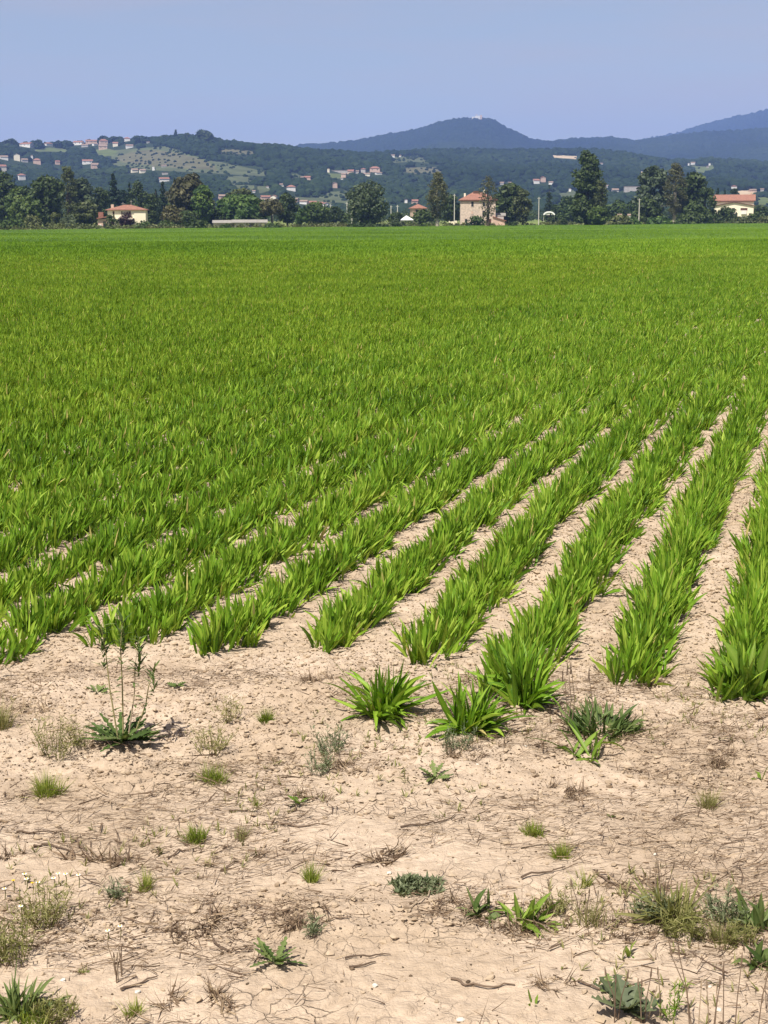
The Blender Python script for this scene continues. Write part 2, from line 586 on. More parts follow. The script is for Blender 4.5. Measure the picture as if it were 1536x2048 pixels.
ROW_LABELS = {
    -1: "crop row just beyond the photo's right border, its leaves reaching the frame",
    0: "green crop row at the far right ending in a broad oval leaf",
    1: "green crop row ending just behind the dark low weed mound",
    2: "green crop row whose near end is the tall broad-leaved clump",
    3: "green crop row ending behind the splayed isolated clump",
    4: "green crop row ending just above a dry reddish stubble tuft",
    5: "green crop row with fan-shaped end right of the tall flowering weed",
    6: "green crop row ending directly behind the tall flowering weed",
    7: "green crop row ending at the photo's left edge beside bare soil",
    8: "first crop row cut by the left edge above the last visible row end",
    9: "second crop row cut by the left edge, counted up from the row ends",
    10: "third crop row cut by the left edge, counted up from the row ends",
    11: "fourth crop row cut by the left edge, gaps almost closed",
    12: "fifth crop row cut by the left edge, near a small dark gap",
    13: "sixth and last distinguishable crop row, merging into the closed green field",
}
KMAX = 13
for k in range(0, KMAX + 1):
    e = row_end(k)
    mb = MB()
    x_end = s_exit(k)
    if k > 7:   # starts outside the frame on the left: leave out what no view can reach
        for s in np.arange(4, 60, .25):
            p = row_xy(k, np.array([s]))[0]
            if p[0] > -.256 * p[1] - 1.2: break
        e = max(e, s)
    s_a = min(x_end, 9.0)
    row_blades(mb, k, e, s_a, 800, 4, seed_end=e, fold=.3)
    row_blades(mb, k, s_a, min(x_end, 22), 680, 3, 1.0)
    if x_end > 22: row_blades(mb, k, 22, x_end, 430, 2, 1.15)
    p0 = row_xy(k, np.array([e]))[0]
    o = mb.build("crop_row", MAT["crop"], origin=(p0[0], p0[1], float(groundz(*p0))))
    tag(o, ROW_LABELS[k], "crop row", "rows of the green crop")

# the closed field behind: leaves in rows further off, then a closed canopy
mb = MB()
for k in (-1, -2, -3, -4):          # the field goes on to the right of the frame
    row_blades(mb, k, row_end(k), 14, 560, 3, 1.0)
    row_blades(mb, k, 14, 48, 300, 2, 1.2)
for k in range(KMAX + 1, 120):
    s = 4.0
    while s < 160:
        p = row_xy(k, np.array([s]))[0]
        if p[0] > -.27 * p[1] - 1.2: break
        s += .5
    s1 = min(s_exit(k), 78)
    s = max(s, row_end(k))
    if s >= s1: continue
    if s < 22: row_blades(mb, k, s, min(22, s1), 680, 3, 1.0)
    if s1 > 22 and s < 45: row_blades(mb, k, max(s, 22), min(45, s1), 420, 2, 1.15)
    if s1 > 45: row_blades(mb, k, max(s, 45), s1, 170, 2, 1.6)


def far_blades(n, d0, d1, W, L, nseg=1):
    d = np.sqrt(U_(d0 ** 2, d1 ** 2, n))
    a = U_(-.30, .30, n)
    x, yv = a * d, d
    ok = yv < edge_dist(a) - .5
    x, yv = x[ok], yv[ok]; m = len(x)
    z = groundz(x, yv)
    tone = clip01(rng.normal(.45, .16, m) + .5 * (fbm(x * .06, yv * .06, 97, 3) - .5) + .3 * (fbm(x * 1.2, yv * .4, 98, 2) - .5))
    blades(mb, np.stack([x, yv, z], -1), U_(-1.2, 1.2, m), np.abs(rng.normal(.25, .2, m)), rng.normal(.2, .2, m), U_(L * .75, L * 1.2, m) * (.85 + .3 * fbm(x * .5, yv * .5, 99, 2)),
           np.full(m, W), nseg, lance, tone, twist=rng.normal(0, .8, m))


far_blades(150000, 66, 130, .045, .19, 2)
far_blades(150000, 125, 250, .10, .20, 1)
far_blades(150000, 240, 565, .18, .21, 1)
# canopy sheet closing the gaps between leaves far away
yc = [58.]
while yc[-1] < 565: yc.append(yc[-1] * 1.012 + .05)
yc = np.array(yc)
sc = np.linspace(-.31, .31, 420)
Yc, Sc = np.meshgrid(yc, sc, indexing='ij')
Yc = np.minimum(Yc, edge_dist(Sc) - .2)
Xc = Sc * Yc
Zc = gz(Xc, Yc) + np.clip((Yc - 58) / 60, 0, 1) * .085 + .05 * (vnoise(Xc * 2.3, Yc * 2.3, 101) - .5) - .02
b2 = clip01(.26 + .5 * (fbm(Xc * .06, Yc * .06, 97, 3) - .5) + .5 * (vnoise(Xc * 3, Yc * 1.0, 103) - .5))
mb.add(np.stack([Xc, Yc, Zc], -1), grid_faces(len(yc), len(sc)), b2.ravel())
tag(mb.build("crop_field", MAT["crop_far"], smooth=False), "closed green crop field reaching to the far tree line", "crop field", kind="stuff")


# ------------------------------------------------------------------ loose clods, litter and seedlings on the bare soil
def ico(sub=0):
    t = (1 + 5 ** .5) / 2
    v = [(-1, t, 0), (1, t, 0), (-1, -t, 0), (1, -t, 0), (0, -1, t), (0, 1, t), (0, -1, -t), (0, 1, -t), (t, 0, -1), (t, 0, 1), (-t, 0, -1), (-t, 0, 1)]
    f = [(0, 11, 5), (0, 5, 1), (0, 1, 7), (0, 7, 10), (0, 10, 11), (1, 5, 9), (5, 11, 4), (11, 10, 2), (10, 7, 6), (7, 1, 8), (3, 9, 4), (3, 4, 2), (3, 2, 6), (3, 6, 8), (3, 8, 9), (4, 9, 5), (2, 4, 11), (6, 2, 10), (8, 6, 7), (9, 8, 1)]
    v = [np.array(p) / np.linalg.norm(p) for p in v]
    for _ in range(sub):
        cache, nf = {}, []
        def mid(a, b_):
            key = (min(a, b_), max(a, b_))
            if key not in cache:
                m = v[a] + v[b_]; v.append(m / np.linalg.norm(m)); cache[key] = len(v) - 1
            return cache[key]
        for a, b_, c in f:
            x1, x2, x3 = mid(a, b_), mid(b_, c), mid(c, a)
            nf += [(a, x1, x3), (b_, x2, x1), (c, x3, x2), (x1, x2, x3)]
        f = nf
    return np.array(v), np.array(f)


def blobs(mb, pos, rad, squash, jitter, tone, sub=0):
    v, f = ico(sub)
    n = len(pos)
    V = v[None] * (1 + jitter * rng.normal(0, 1, (n, len(v)))).clip(.4, 1.7)[..., None]
    a = U_(0, 6.28, n); c, s = np.cos(a)[:, None], np.sin(a)[:, None]
    st = U_(.8, 1.3, (n))[:, None]
    Vx, Vy = V[..., 0] * st, V[..., 1]
    V = np.stack([Vx * c - Vy * s, Vx * s + Vy * c, V[..., 2] * squash], -1) * rad[:, None, None] + pos[:, None, :]
    mb.add(V.reshape(-1, 3), (np.arange(n)[:, None, None] * len(v) + f[None]).reshape(-1, 3), np.repeat(tone, len(v)))


def soil_points(n, y0=2.5, y1=9.0):
    d = np.sqrt(U_(y0 ** 2, y1 ** 2, n))
    x = U_(-.40, .40, n) * d
    return x, d


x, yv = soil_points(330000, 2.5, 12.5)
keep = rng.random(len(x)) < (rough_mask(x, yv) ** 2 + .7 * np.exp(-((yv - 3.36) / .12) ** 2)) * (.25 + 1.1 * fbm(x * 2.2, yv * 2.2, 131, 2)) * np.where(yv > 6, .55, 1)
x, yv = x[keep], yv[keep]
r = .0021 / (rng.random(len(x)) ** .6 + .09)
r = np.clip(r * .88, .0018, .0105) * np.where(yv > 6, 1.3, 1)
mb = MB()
blobs(mb, np.stack([x, yv, groundz(x, yv) + r * .35], -1), r, .55, .28, np.where(r > .0052, .25 + .5 * rng.random(len(x)), rng.random(len(x)) ** 1.7))  # small crumbs skew dark to imitate shadowed holes; larger ones stay soil-coloured
tag(mb.build("soil_clods", MAT["clod"]), "crumbs and small clods of dry soil over the bare ground, the tiny dark ones coloured as shadowed holes", "soil clods", kind="stuff")


def strands(mb, x, yv, L, W, tone, rise=.01, nseg=4):
    """thin bent dry stalks lying on the ground"""
    n = len(x)
    az = U_(-.6, .6, n) + np.where(rng.random(n) < .5, 0, math.pi) + np.where(rng.random(n) < .3, 1.2, 0)
    phi = U_(1.25, 1.62, n)
    blades(mb, np.stack([x, yv, groundz(x, yv) + U_(.001, rise, n)], -1), az, phi, rng.normal(.12, .45, n), L, W, nseg, needle, tone, twist=rng.normal(0, .8, n))


x, yv = soil_points(48000, 2.5, 5.9)
dn = fbm(x * 2.0, yv * 3.0, 151, 3)
rowp = x * ROWN[0] + yv * ROWN[1]
keep = (rng.random(len(x)) < np.clip((dn - .44) * 6.0 + .9 * np.exp(-((yv - 3.36) / .12) ** 2) * (dn > .40), .05, 1)) & (yv < 5.3 + .2 * rng.random(len(x)))
x, yv = x[keep], yv[keep]; n = len(x)
mb = MB()
strands(mb, x, yv, U_(.015, .09, n) * (.5 + .8 * rng.random(n)), U_(.0010, .0032, n), clip01(rng.normal(.32, .24, n)), .012, 6)
pick = rng.random(n) < .05
x, yv = x[pick], yv[pick]; n = len(x)
strands(mb, x, yv, U_(.04, .13, n), U_(.0028, .0055, n), clip01(rng.normal(.25, .2, n)), .016, 9)
tag(mb.build("straw_litter", MAT["straw"]), "thin broken straw and root bits littering the dry soil", "straw litter", kind="stuff")

x, yv = soil_points(2600, 2.6, 5.6)
keep = fbm(x * 1.6, yv * 1.6, 171, 2) > .53
x, yv = x[keep], yv[keep]
mb = MB()
for _ in range(4):
    n = len(x)
    blades(mb, np.stack([x, yv, groundz(x, yv)], -1), U_(0, 6.28, n), U_(.2, 1.2, n), U_(-.2, .5, n), U_(.010, .034, n), U_(.002, .006, n), 2, lance, clip01(rng.normal(.5, .25, n)))
tag(mb.build("seedlings", MAT["olivegrass"]), "tiny green seedlings sprouting here and there from the dry soil", "seedlings", kind="stuff")


# ------------------------------------------------------------------ foreground plants
def at(px, py):
    g = G(px, py)
    for _ in range(3):
        z = float(groundz(*g))
        d = ray(px, py)
        g = d[:2] * (-(H - z) / d[2])
    return np.array([g[0], g[1], float(groundz(*g))])


def polar(n, r0, r1):
    a = U_(0, 6.283, n); r_ = np.sqrt(U_(r0 ** 2, r1 ** 2, n))
    return np.stack([r_ * np.cos(a), r_ * np.sin(a), np.zeros(n)], -1), a


def drop(base, p):
    """put plant feet on the soil relief"""
    q = base.copy()
    q[:, 2] = groundz(q[:, 0] + p[0], q[:, 1] + p[1]) - p[2] - .003
    return q


def grass_tuft(p, w, h, n=150, mat="grass", tone=.55, W=.0022, spread=.9):
    mb = MB()
    n = int(n * 1.6)
    base, a = polar(n, 0, w * .17)
    gc = np.stack([rng.normal(0, w * .17, 5), rng.normal(0, w * .12, 5), np.zeros(5)], -1); gh = U_(.6, 1.1, 5); gi = rng.integers(0, 5, n)
    base = base + gc[gi]
    az = a + rng.normal(0, .6, n)
    blades(mb, drop(base, p), az, U_(0, spread, n) * (np.hypot(base[:, 0], base[:, 1]) / (w * .28) * .7 + .3), rng.normal(.25, .3, n), U_(.35, 1.1, n) * h * gh[gi], np.full(n, W) * U_(.7, 1.4, n), 3, needle, clip01(rng.normal(tone, .25, n)), twist=rng.normal(0, .8, n))
    return mb


def broad_plant(p, w, h, n=26, upright=.5, W=.024, mat="broad", tone=.5, prof=lance):
    mb = MB()
    big = n > 10
    n = int(n * 1.9) if big else n
    W = W * (.68 if big else .95)
    base, a = polar(n, 0, .008 + w * .12)
    a0 = U_(0, 6.283, 1)[0]
    az = np.where(rng.random(n) < .4, a0 + rng.normal(0, .9, n), a + rng.normal(0, .9, n))
    u = rng.random(n)
    up = u < upright
    phi = np.where(up, np.abs(rng.normal(.12, .28, n)), U_(.45, 1.2, n))
    L = np.where(up, (.28 + .74 * rng.random(n) ** .8) * h, (.25 + .75 * rng.random(n)) * w * .58)
    cv = np.where(up, rng.normal(.45, .5, n), rng.normal(.8, .5, n))
    blades(mb, drop(base, p), az, phi, cv, L, W * U_(.55, 1.3, n) * (.6 + .5 * L / L.max()), 7, prof, clip01(rng.normal(tone, .24, n)), fold=.25, twist=rng.normal(0, .75, n))
    return mb


def lobed(t): return max(.05, math.sin(math.pi * (.05 + .95 * t) ** 1.3) ** .7 * (.62 + .38 * math.cos(t * 34)))


def rosette(p, w, n=16, tone=.5, W=.04, flat=(1.05, 1.45)):
    mb = MB()
    base, a = polar(n, 0, .01)
    az = np.arange(n) * 2.399 + rng.normal(0, .25, n)
    phi = U_(flat[0], flat[1], n)
    blades(mb, drop(base, p) + np.array([0, 0, .006]), az, phi, U_(-.25, .35, n), U_(.6, 1.05, n) * w * .52, W * U_(.7, 1.2, n), 14, lobed, clip01(rng.normal(tone, .22, n)), fold=.25, twist=rng.normal(0, .3, n))
    return mb


def dry_tuft(p, w, h, n=70, tone=.45, W=.0028, lying=.5):
    mb = MB()
    n = int(n * 1.7)
    k = 6                                   # several small broken crowns rather than one
    cc = np.stack([rng.normal(0, w * .19, k), rng.normal(0, w * .14, k), np.zeros(k)], -1)
    ck = rng.integers(0, k, n)
    q, a = polar(n, 0, w * .10)
    base = q + cc[ck]
    lie = rng.random(n) < lying + .25
    phi = np.where(lie, U_(1.15, 1.6, n), U_(.2, 1.0, n))
    dirs = U_(0, 6.283, k)
    az = np.where(rng.random(n) < .6, dirs[ck] + rng.normal(0, .7, n), U_(0, 6.283, n))
    blades(mb, drop(base, p) + np.array([0, 0, .004]), az, phi, rng.normal(.1, .9, n), np.where(lie, U_(.08, .36, n) * w, U_(.3, .95, n) * h), W * U_(.5, 1.6, n), 5, needle, clip01(rng.normal(tone, .28, n)), twist=rng.normal(0, .8, n))
    return mb


def mat_plant(p, w, depth, n=700, tone=.5):
    mb = MB()
    a = U_(0, 6.283, n); r_ = np.sqrt(rng.random(n))
    wob = .75 + .35 * np.sin(a * 3 + 1) * np.sin(a * 2)
    base = np.stack([r_ * wob * np.cos(a) * w / 2, r_ * wob * np.sin(a) * depth / 2, np.zeros(n)], -1)
    base = drop(base, p); base[:, 2] += U_(0, .02, n) * (1 - r_)
    blades(mb, base, U_(0, 6.283, n), U_(.3, 1.4, n), rng.normal(.2, .3, n), U_(.010, .028, n), U_(.004, .009, n), 2, lance, clip01(rng.normal(tone, .22, n)), twist=rng.normal(0, .6, n))
    return mb


def fine_weed(p, w, h, n=46, leafy=9, tone=.5):
    """feathery branching weed"""
    mb = MB()
    base, a = polar(n, 0, w * .3)
    base = drop(base, p)
    az = a + rng.normal(0, .5, n); phi = U_(.05, .7, n); L = U_(.5, 1.05, n) * h; cv = rng.normal(.1, .2, n)
    blades(mb, base, az, phi, cv, L, np.full(n, .0022), 4, lambda t: 1.0 - .6 * t, clip01(rng.normal(tone, .2, n)), twist=rng.normal(0, 1, n))
    for _ in range(leafy):
        t = U_(.15, 1.0, n)
        q = base + np.stack([np.sin(phi) * np.cos(az), np.sin(phi) * np.sin(az), np.cos(phi)], -1) * (L * t)[:, None]
        blades(mb, q, U_(0, 6.283, n), U_(.3, 1.5, n), U_(-.2, .6, n), U_(.008, .026, n), U_(.0018, .0038, n), 2, lance, clip01(rng.normal(tone + .1, .22, n)), twist=rng.normal(0, .8, n))
    return mb


# name, label, category, group, kind, px, py(base), w px, h px, options
PL = [
    ("broad_leaf_plant", "splayed broad-leaved plant standing alone in front of the row ends", "plant", "broad-leaved plants", "broad", 765, 1428, 245, 112, dict(n=84, upright=.36, W=.026, mat="crop", tone=.4)),
    ("broad_leaf_plant", "broad-leaved plant between the splayed clump and the tall clump", "plant", "broad-leaved plants", "broad", 940, 1462, 220, 118, dict(n=76, upright=.5, W=.026, mat="crop", tone=.38)),
    ("broad_leaf_plant", "tall dense broad-leaved clump at the near end of a crop row", "plant", "broad-leaved plants", "broad", 1045, 1412, 170, 150, dict(n=96, upright=.66, W=.027, mat="crop", tone=.38)),
    ("broad_leaf_plant", "low plant with few long arching leaves in front of the dark mound", "plant", "broad-leaved plants", "broad", 1170, 1512, 200, 70, dict(n=12, upright=.15, W=.026)),
    ("broad_leaf_plant", "end plant of the rightmost row with one wide oval leaf", "plant", "broad-leaved plants", "broad", 1500, 1398, 140, 130, dict(n=34, upright=.6, W=.044, prof=broadp)),
    ("broad_leaf_plant", "dark tongue-leaved clump beside the grey creeping mat", "plant", "broad-leaved plants", "broad", 968, 1832, 120, 66, dict(n=15, upright=.28, W=.022, mat="darkleaf", tone=.75)),
    ("broad_leaf_plant", "tongue-leaved clump with pale leaves right of its dark twin", "plant", "broad-leaved plants", "broad", 1048, 1845, 150, 70, dict(n=20, upright=.28, W=.022, tone=.62)),
    ("broad_leaf_plant", "ragged broad-leaved weed clump mixed with dry stems", "plant", "broad-leaved plants", "broad", 1345, 1845, 200, 90, dict(n=75, upright=.5, W=.0105, mat="olivegrass", tone=.3)),
    ("broad_leaf_plant", "dark green clump with upright leaf tip cut by the right border", "plant", "broad-leaved plants", "broad", 1512, 1860, 140, 88, dict(n=30, upright=.35, W=.021, mat="darkleaf", tone=.7)),
    ("broad_leaf_plant", "dark leafy weed low at the right border below the clump", "plant", "broad-leaved plants", "broad", 1520, 1930, 120, 56, dict(n=24, upright=.2, W=.020, mat="darkleaf", tone=.7)),
    ("broad_leaf_plant", "grey-green leafy weed in the bottom left corner", "plant", "broad-leaved plants", "broad", 35, 2030, 190, 82, dict(n=50, upright=.4, W=.0125, mat="darkleaf", tone=.75)),
    ("broad_leaf_plant", "small sprout with two upright leaves near the right border", "plant", "broad-leaved plants", "broad", 1522, 1562, 30, 40, dict(n=5, upright=.9, W=.012)),
    ("broad_leaf_plant", "small bright green sprout left of the bent white stem", "plant", "broad-leaved plants", "broad", 1258, 1910, 34, 40, dict(n=9, upright=.8, W=.010, tone=.75)),
    ("broad_leaf_plant", "little two-leaved sprout near the bottom edge", "plant", "broad-leaved plants", "broad", 1068, 2010, 28, 36, dict(n=6, upright=.7, W=.012)),
    ("weed_mound", "low dense mound of dark narrow leaves with bare seed stalks", "weed", None, "mound", 1200, 1465, 190, 80, {}),
    ("rosette_weed", "flat rosette of lobed dark leaves alone near the bottom", "weed", "rosette weeds", "rosette", 552, 1925, 130, 40, dict(n=15, W=.022, mat="darkleaf", tone=.55, flat=(.7, 1.5))),
    ("rosette_weed", "small withered dark rosette on crumbly soil below the clumps", "weed", "rosette weeds", "rosette", 872, 1556, 95, 24, dict(n=9, W=.026, mat="darkleaf", tone=.6)),
    ("rosette_weed", "large grey-leaved rosette cut by the bottom border", "weed", "rosette weeds", "rosette", 1255, 2025, 170, 60, dict(n=12, W=.055, mat="greyleaf", tone=.15, flat=(.5, 1.3))),
    ("rosette_weed", "small leafy rosette behind the grey-leaved one", "weed", "rosette weeds", "rosette", 1228, 1985, 70, 30, dict(n=9, W=.028, mat="darkleaf", tone=.7)),
    ("rosette_weed", "curled dark leaves left of the tall flowering weed", "weed", "rosette weeds", "rosette", 195, 1385, 50, 22, dict(n=7, W=.03, mat="darkleaf", tone=.5)),
    ("rosette_weed", "little dark sprig behind and right of the tall weed", "weed", "rosette weeds", "rosette", 355, 1375, 50, 26, dict(n=8, W=.026, mat="darkleaf", tone=.55)),
    ("rosette_weed", "tiny green weed above the bare crust in mid foreground", "weed", "rosette weeds", "rosette", 598, 1608, 55, 22, dict(n=8, W=.02, mat="broad", tone=.35)),
    ("rosette_weed", "tiny dark leaf pair on the smooth crust at right", "weed", "rosette weeds", "rosette", 1228, 1636, 24, 12, dict(n=4, W=.012, mat="broad", tone=.3)),
    ("creeping_mat", "grey-green creeping mat of tiny leaves on the crust", "weed", None, "mat", 828, 1772, 130, 34, dict(n=900)),
    ("grass_tuft", "rounded olive grass tuft near the left border", "grass tuft", "grass tufts", "grass", 105, 1582, 84, 52, dict(n=230, tone=.5)),
    ("grass_tuft", "bright green grass tuft right of the tall weed's base", "grass tuft", "grass tufts", "grass", 430, 1560, 56, 44, dict(n=190, tone=.35)),
    ("grass_tuft", "green grass tuft below the fan-ended crop row", "grass tuft", "grass tufts", "grass", 530, 1440, 48, 40, dict(n=150, tone=.3)),
    ("grass_tuft", "wide bright grass tuft on smooth crust beside an olive tuft", "grass tuft", "grass tufts", "grass", 398, 1683, 86, 40, dict(n=240, tone=.3)),
    ("grass_tuft", "thin olive grass tuft touching the wide bright tuft's right", "grass tuft", "grass tufts", "grass", 486, 1675, 60, 34, dict(n=70, tone=.7, mat="olivegrass")),
    ("grass_tuft", "yellow-green upright grass tuft on open crust, centre left", "grass tuft", "grass tufts", "grass", 620, 1762, 50, 46, dict(n=130, tone=.55)),
    ("grass_tuft", "pale wispy grass tuft beside rough clods, lower left", "grass tuft", "grass tufts", "grass", 288, 1778, 52, 46, dict(n=100, tone=.7)),
    ("grass_tuft", "bright grass tuft right of centre on pale crust", "grass tuft", "grass tufts", "grass", 1062, 1668, 62, 36, dict(n=170, tone=.5)),
    ("grass_tuft", "second bright grass tuft, lower right of its neighbour", "grass tuft", "grass tufts", "grass", 1122, 1714, 50, 40, dict(n=140, tone=.55)),
    ("grass_tuft", "olive grass tuft with loose straw at its foot, right side", "grass tuft", "grass tufts", "grass", 1415, 1614, 56, 46, dict(n=120, tone=.6, mat="olivegrass")),
    ("grass_tuft", "olive grass tuft cut by the left border at row-end height", "grass tuft", "grass tufts", "grass", 6, 1455, 80, 70, dict(n=170, tone=.6, mat="olivegrass")),
    ("grass_tuft", "small yellowish grass tuft above the bare crust", "grass tuft", "grass tufts", "grass", 510, 1610, 30, 24, dict(n=60, tone=.6)),
    ("grass_tuft", "small grass tuft at the bottom edge, lower left", "grass tuft", "grass tufts", "grass", 262, 2030, 50, 44, dict(n=90, tone=.6)),
    ("grass_tuft", "sparse green tuft among dry stalks at the bottom left corner", "grass tuft", "grass tufts", "grass", 78, 2046, 90, 50, dict(n=120, tone=.4)),
    ("grass_tuft", "green tuft among dry stems by the pale-leaved clump", "grass tuft", "grass tufts", "grass", 1170, 1772, 44, 44, dict(n=60, tone=.5)),
    ("grass_tuft", "thin brown-green tuft among bare stems right of the pale clump", "grass tuft", "grass tufts", "grass", 1190, 1850, 90, 80, dict(n=60, tone=.6, mat="olivegrass")),
    ("grass_tuft", "green grassy tuft in front of the ragged weed clump", "grass tuft", "grass tufts", "grass", 1425, 1880, 90, 60, dict(n=130, tone=.45, mat="olivegrass")),
    ("grass_tuft", "tiny grass tuft on the smooth crust at lower left", "grass tuft", "grass tufts", "grass", 165, 1946, 26, 20, dict(n=36, tone=.55)),
    ("feathery_weed", "feathery olive weed bearing daisies near the left border", "weed", "feathery weeds", "fine", 85, 1850, 130, 85, dict(n=60, mat="olivegrass", tone=.45)),
    ("feathery_weed", "feathery green weed at the left border below the daisies", "weed", "feathery weeds", "fine", 22, 1920, 110, 95, dict(n=60, mat="olivegrass", tone=.25)),
    ("feathery_weed", "loose feathery weed left of the tall flowering weed", "weed", "feathery weeds", "fine", 108, 1515, 90, 95, dict(n=40, mat="olivegrass", tone=.35)),
    ("feathery_weed", "wispy weed beside the olive grass tuft at left", "weed", "feathery weeds", "fine", 165, 1495, 50, 60, dict(n=20, mat="olivegrass", tone=.5)),
    ("feathery_weed", "wispy olive weed right of the tall flowering weed", "weed", "feathery weeds", "fine", 425, 1500, 90, 60, dict(n=36, mat="olivegrass", tone=.6)),
    ("feathery_weed", "pale wispy weed left of the green tuft below the row ends", "weed", "feathery weeds", "fine", 460, 1445, 60, 60, dict(n=22, mat="olivegrass", tone=.65)),
    ("feathery_weed", "grey-green weed above a matted dry tuft, centre left", "weed", "feathery weeds", "fine", 665, 1505, 80, 55, dict(n=36, mat="greyleaf", tone=.4)),
    ("feathery_weed", "small grey-green weed tangled with dry stalks", "weed", "feathery weeds", "fine", 640, 1545, 60, 48, dict(n=26, mat="greyleaf", tone=.5)),
    ("feathery_weed", "dull green weed under the middle broad-leaved plant", "weed", "feathery weeds", "fine", 915, 1500, 80, 60, dict(n=30, mat="greyleaf", tone=.3)),
    ("feathery_weed", "small dark sprig beside the wispy pale grass tuft", "weed", "feathery weeds", "fine", 232, 1795, 40, 40, dict(n=16, mat="greyleaf", tone=.25)),
    ("feathery_weed", "small green weed below the rough clods, centre", "weed", "feathery weeds", "fine", 625, 1870, 36, 44, dict(n=14, mat="greyleaf", tone=.4)),
    ("feathery_weed", "leafy upright sprig at the bottom edge right of the grey rosette", "weed", "feathery weeds", "fine", 1342, 2040, 24, 85, dict(n=5, leafy=22, mat="broad", tone=.6)),
    ("feathery_weed", "feathery weed filling the left side of the big ragged clump", "weed", "feathery weeds", "fine", 1298, 1838, 90, 62, dict(n=50, mat="greyleaf", tone=.45)),
    ("feathery_weed", "feathery weed in front of the big ragged clump", "weed", "feathery weeds", "fine", 1362, 1868, 110, 56, dict(n=56, mat="olivegrass", tone=.25)),
    ("feathery_weed", "feathery weed between the ragged clump and the border clump", "weed", "feathery weeds", "fine", 1448, 1842, 100, 62, dict(n=54, mat="greyleaf", tone=.5)),
    ("feathery_weed", "low feathery weed at the foot of the border clump", "weed", "feathery weeds", "fine", 1478, 1882, 90, 40, dict(n=44, mat="olivegrass", tone=.35)),
    ("feathery_weed", "feathery weed right of the pale tongue-leaved clump", "weed", "feathery weeds", "fine", 1105, 1832, 70, 52, dict(n=34, mat="olivegrass", tone=.4)),
    ("feathery_weed", "feathery weed at the foot of the stem-bearing corner leaves", "weed", "feathery weeds", "fine", 110, 2035, 100, 50, dict(n=44, mat="olivegrass", tone=.3)),
    ("dry_tuft", "brown dead stems left of the dark tongue-leaved clump", "dry tuft", "dry tufts", "dry", 905, 1822, 130, 50, dict(n=80, tone=.3)),
    ("dry_tuft", "dead stalks around the pale tongue-leaved clump's foot", "dry tuft", "dry tufts", "dry", 1030, 1862, 190, 50, dict(n=110, tone=.35)),
    ("dry_tuft", "dead brown stalks in front of the ragged clump's left", "dry tuft", "dry tufts", "dry", 1255, 1862, 150, 56, dict(n=90, tone=.35)),
    ("dry_tuft", "flattened dry stems on the rough clods, centre", "dry tuft", "dry tufts", "dry", 590, 1840, 190, 40, dict(n=110, tone=.3)),
    ("dry_tuft", "thin dry stems below the grey-green weed", "dry tuft", "dry tufts", "dry", 610, 1590, 110, 40, dict(n=60, tone=.4)),
    ("dry_tuft", "reddish dead stems under the middle broad-leaved plant", "dry tuft", "dry tufts", "dry", 935, 1510, 130, 44, dict(n=80, tone=.4)),
    ("dry_tuft", "reddish dry stubble tuft below the middle row end", "dry tuft", "dry tufts", "dry", 628, 1362, 110, 45, dict(n=80, tone=.4)),
    ("dry_tuft", "matted brown dry tuft right of the grey-green weed", "dry tuft", "dry tufts", "dry", 685, 1535, 120, 40, dict(n=90, tone=.5)),
    ("dry_tuft", "dead tuft with reddish stalks left of the withered sprout", "dry tuft", "dry tufts", "dry", 1158, 1590, 120, 45, dict(n=100, tone=.35)),
    ("dry_tuft", "wide dead mat of brown grass near the right border", "dry tuft", "dry tufts", "dry", 1440, 1535, 130, 36, dict(n=130, tone=.35)),
    ("dry_tuft", "tangle of dry stalks with upright dead leaf at left", "dry tuft", "dry tufts", "dry", 205, 1712, 170, 60, dict(n=90, tone=.35, W=.004)),
    ("dry_tuft", "dry forked stubble clump in the middle of the crust", "dry tuft", "dry tufts", "dry", 770, 1715, 150, 45, dict(n=60, tone=.3, W=.005)),
    ("dry_tuft", "reddish dry tuft at the left border on smooth crust", "dry tuft", "dry tufts", "dry", 12, 1715, 70, 50, dict(n=50, tone=.35)),
    ("dry_tuft", "fan of broken dry stalks at the bottom, left of centre", "dry tuft", "dry tufts", "dry", 420, 1995, 200, 70, dict(n=80, tone=.45, W=.0035)),
    ("dry_tuft", "dry stalk tangle on the rough dark clods", "dry tuft", "dry tufts", "dry", 400, 1865, 170, 60, dict(n=80, tone=.25, W=.0035)),
    ("dry_tuft", "heap of grey straw behind the ragged weed clump", "dry tuft", "dry tufts", "dry", 1280, 1775, 190, 50, dict(n=110, tone=.55, W=.003, lying=.85)),
    ("dry_tuft", "fan of pale dry stalks left of the bright sprout", "dry tuft", "dry tufts", "dry", 1110, 1975, 130, 60, dict(n=50, tone=.5)),
    ("dry_tuft", "dry brown tuft at the foot of the dark mound", "dry tuft", "dry tufts", "dry", 1240, 1480, 70, 26, dict(n=40, tone=.3)),
    ("dry_tuft", "dry reddish tuft under the second row end from right", "dry tuft", "dry tufts", "dry", 1290, 1375, 90, 26, dict(n=50, tone=.3)),
    ("dry_tuft", "dry whitish stalks at the left row ends", "dry tuft", "dry tufts", "dry", 60, 1420, 120, 46, dict(n=60, tone=.6)),
    ("stalk_cluster", "thin upright seed stalks rising from the grey rosette", "stalks", "bare stalks", "stalk", 1265, 2040, 120, 120, dict(n=9)),
    ("stalk_cluster", "bare brown stalks behind the ragged weed clump", "stalks", "bare stalks", "stalk", 1310, 1800, 90, 75, dict(n=8)),
    ("stalk_cluster", "tall thin grass stalks at the bottom right corner", "stalks", "bare stalks", "stalk", 1440, 2060, 170, 170, dict(n=10)),
    ("stalk_cluster", "slender dry stalks standing alone at lower left", "stalks", "bare stalks", "stalk", 242, 1955, 50, 80, dict(n=6)),
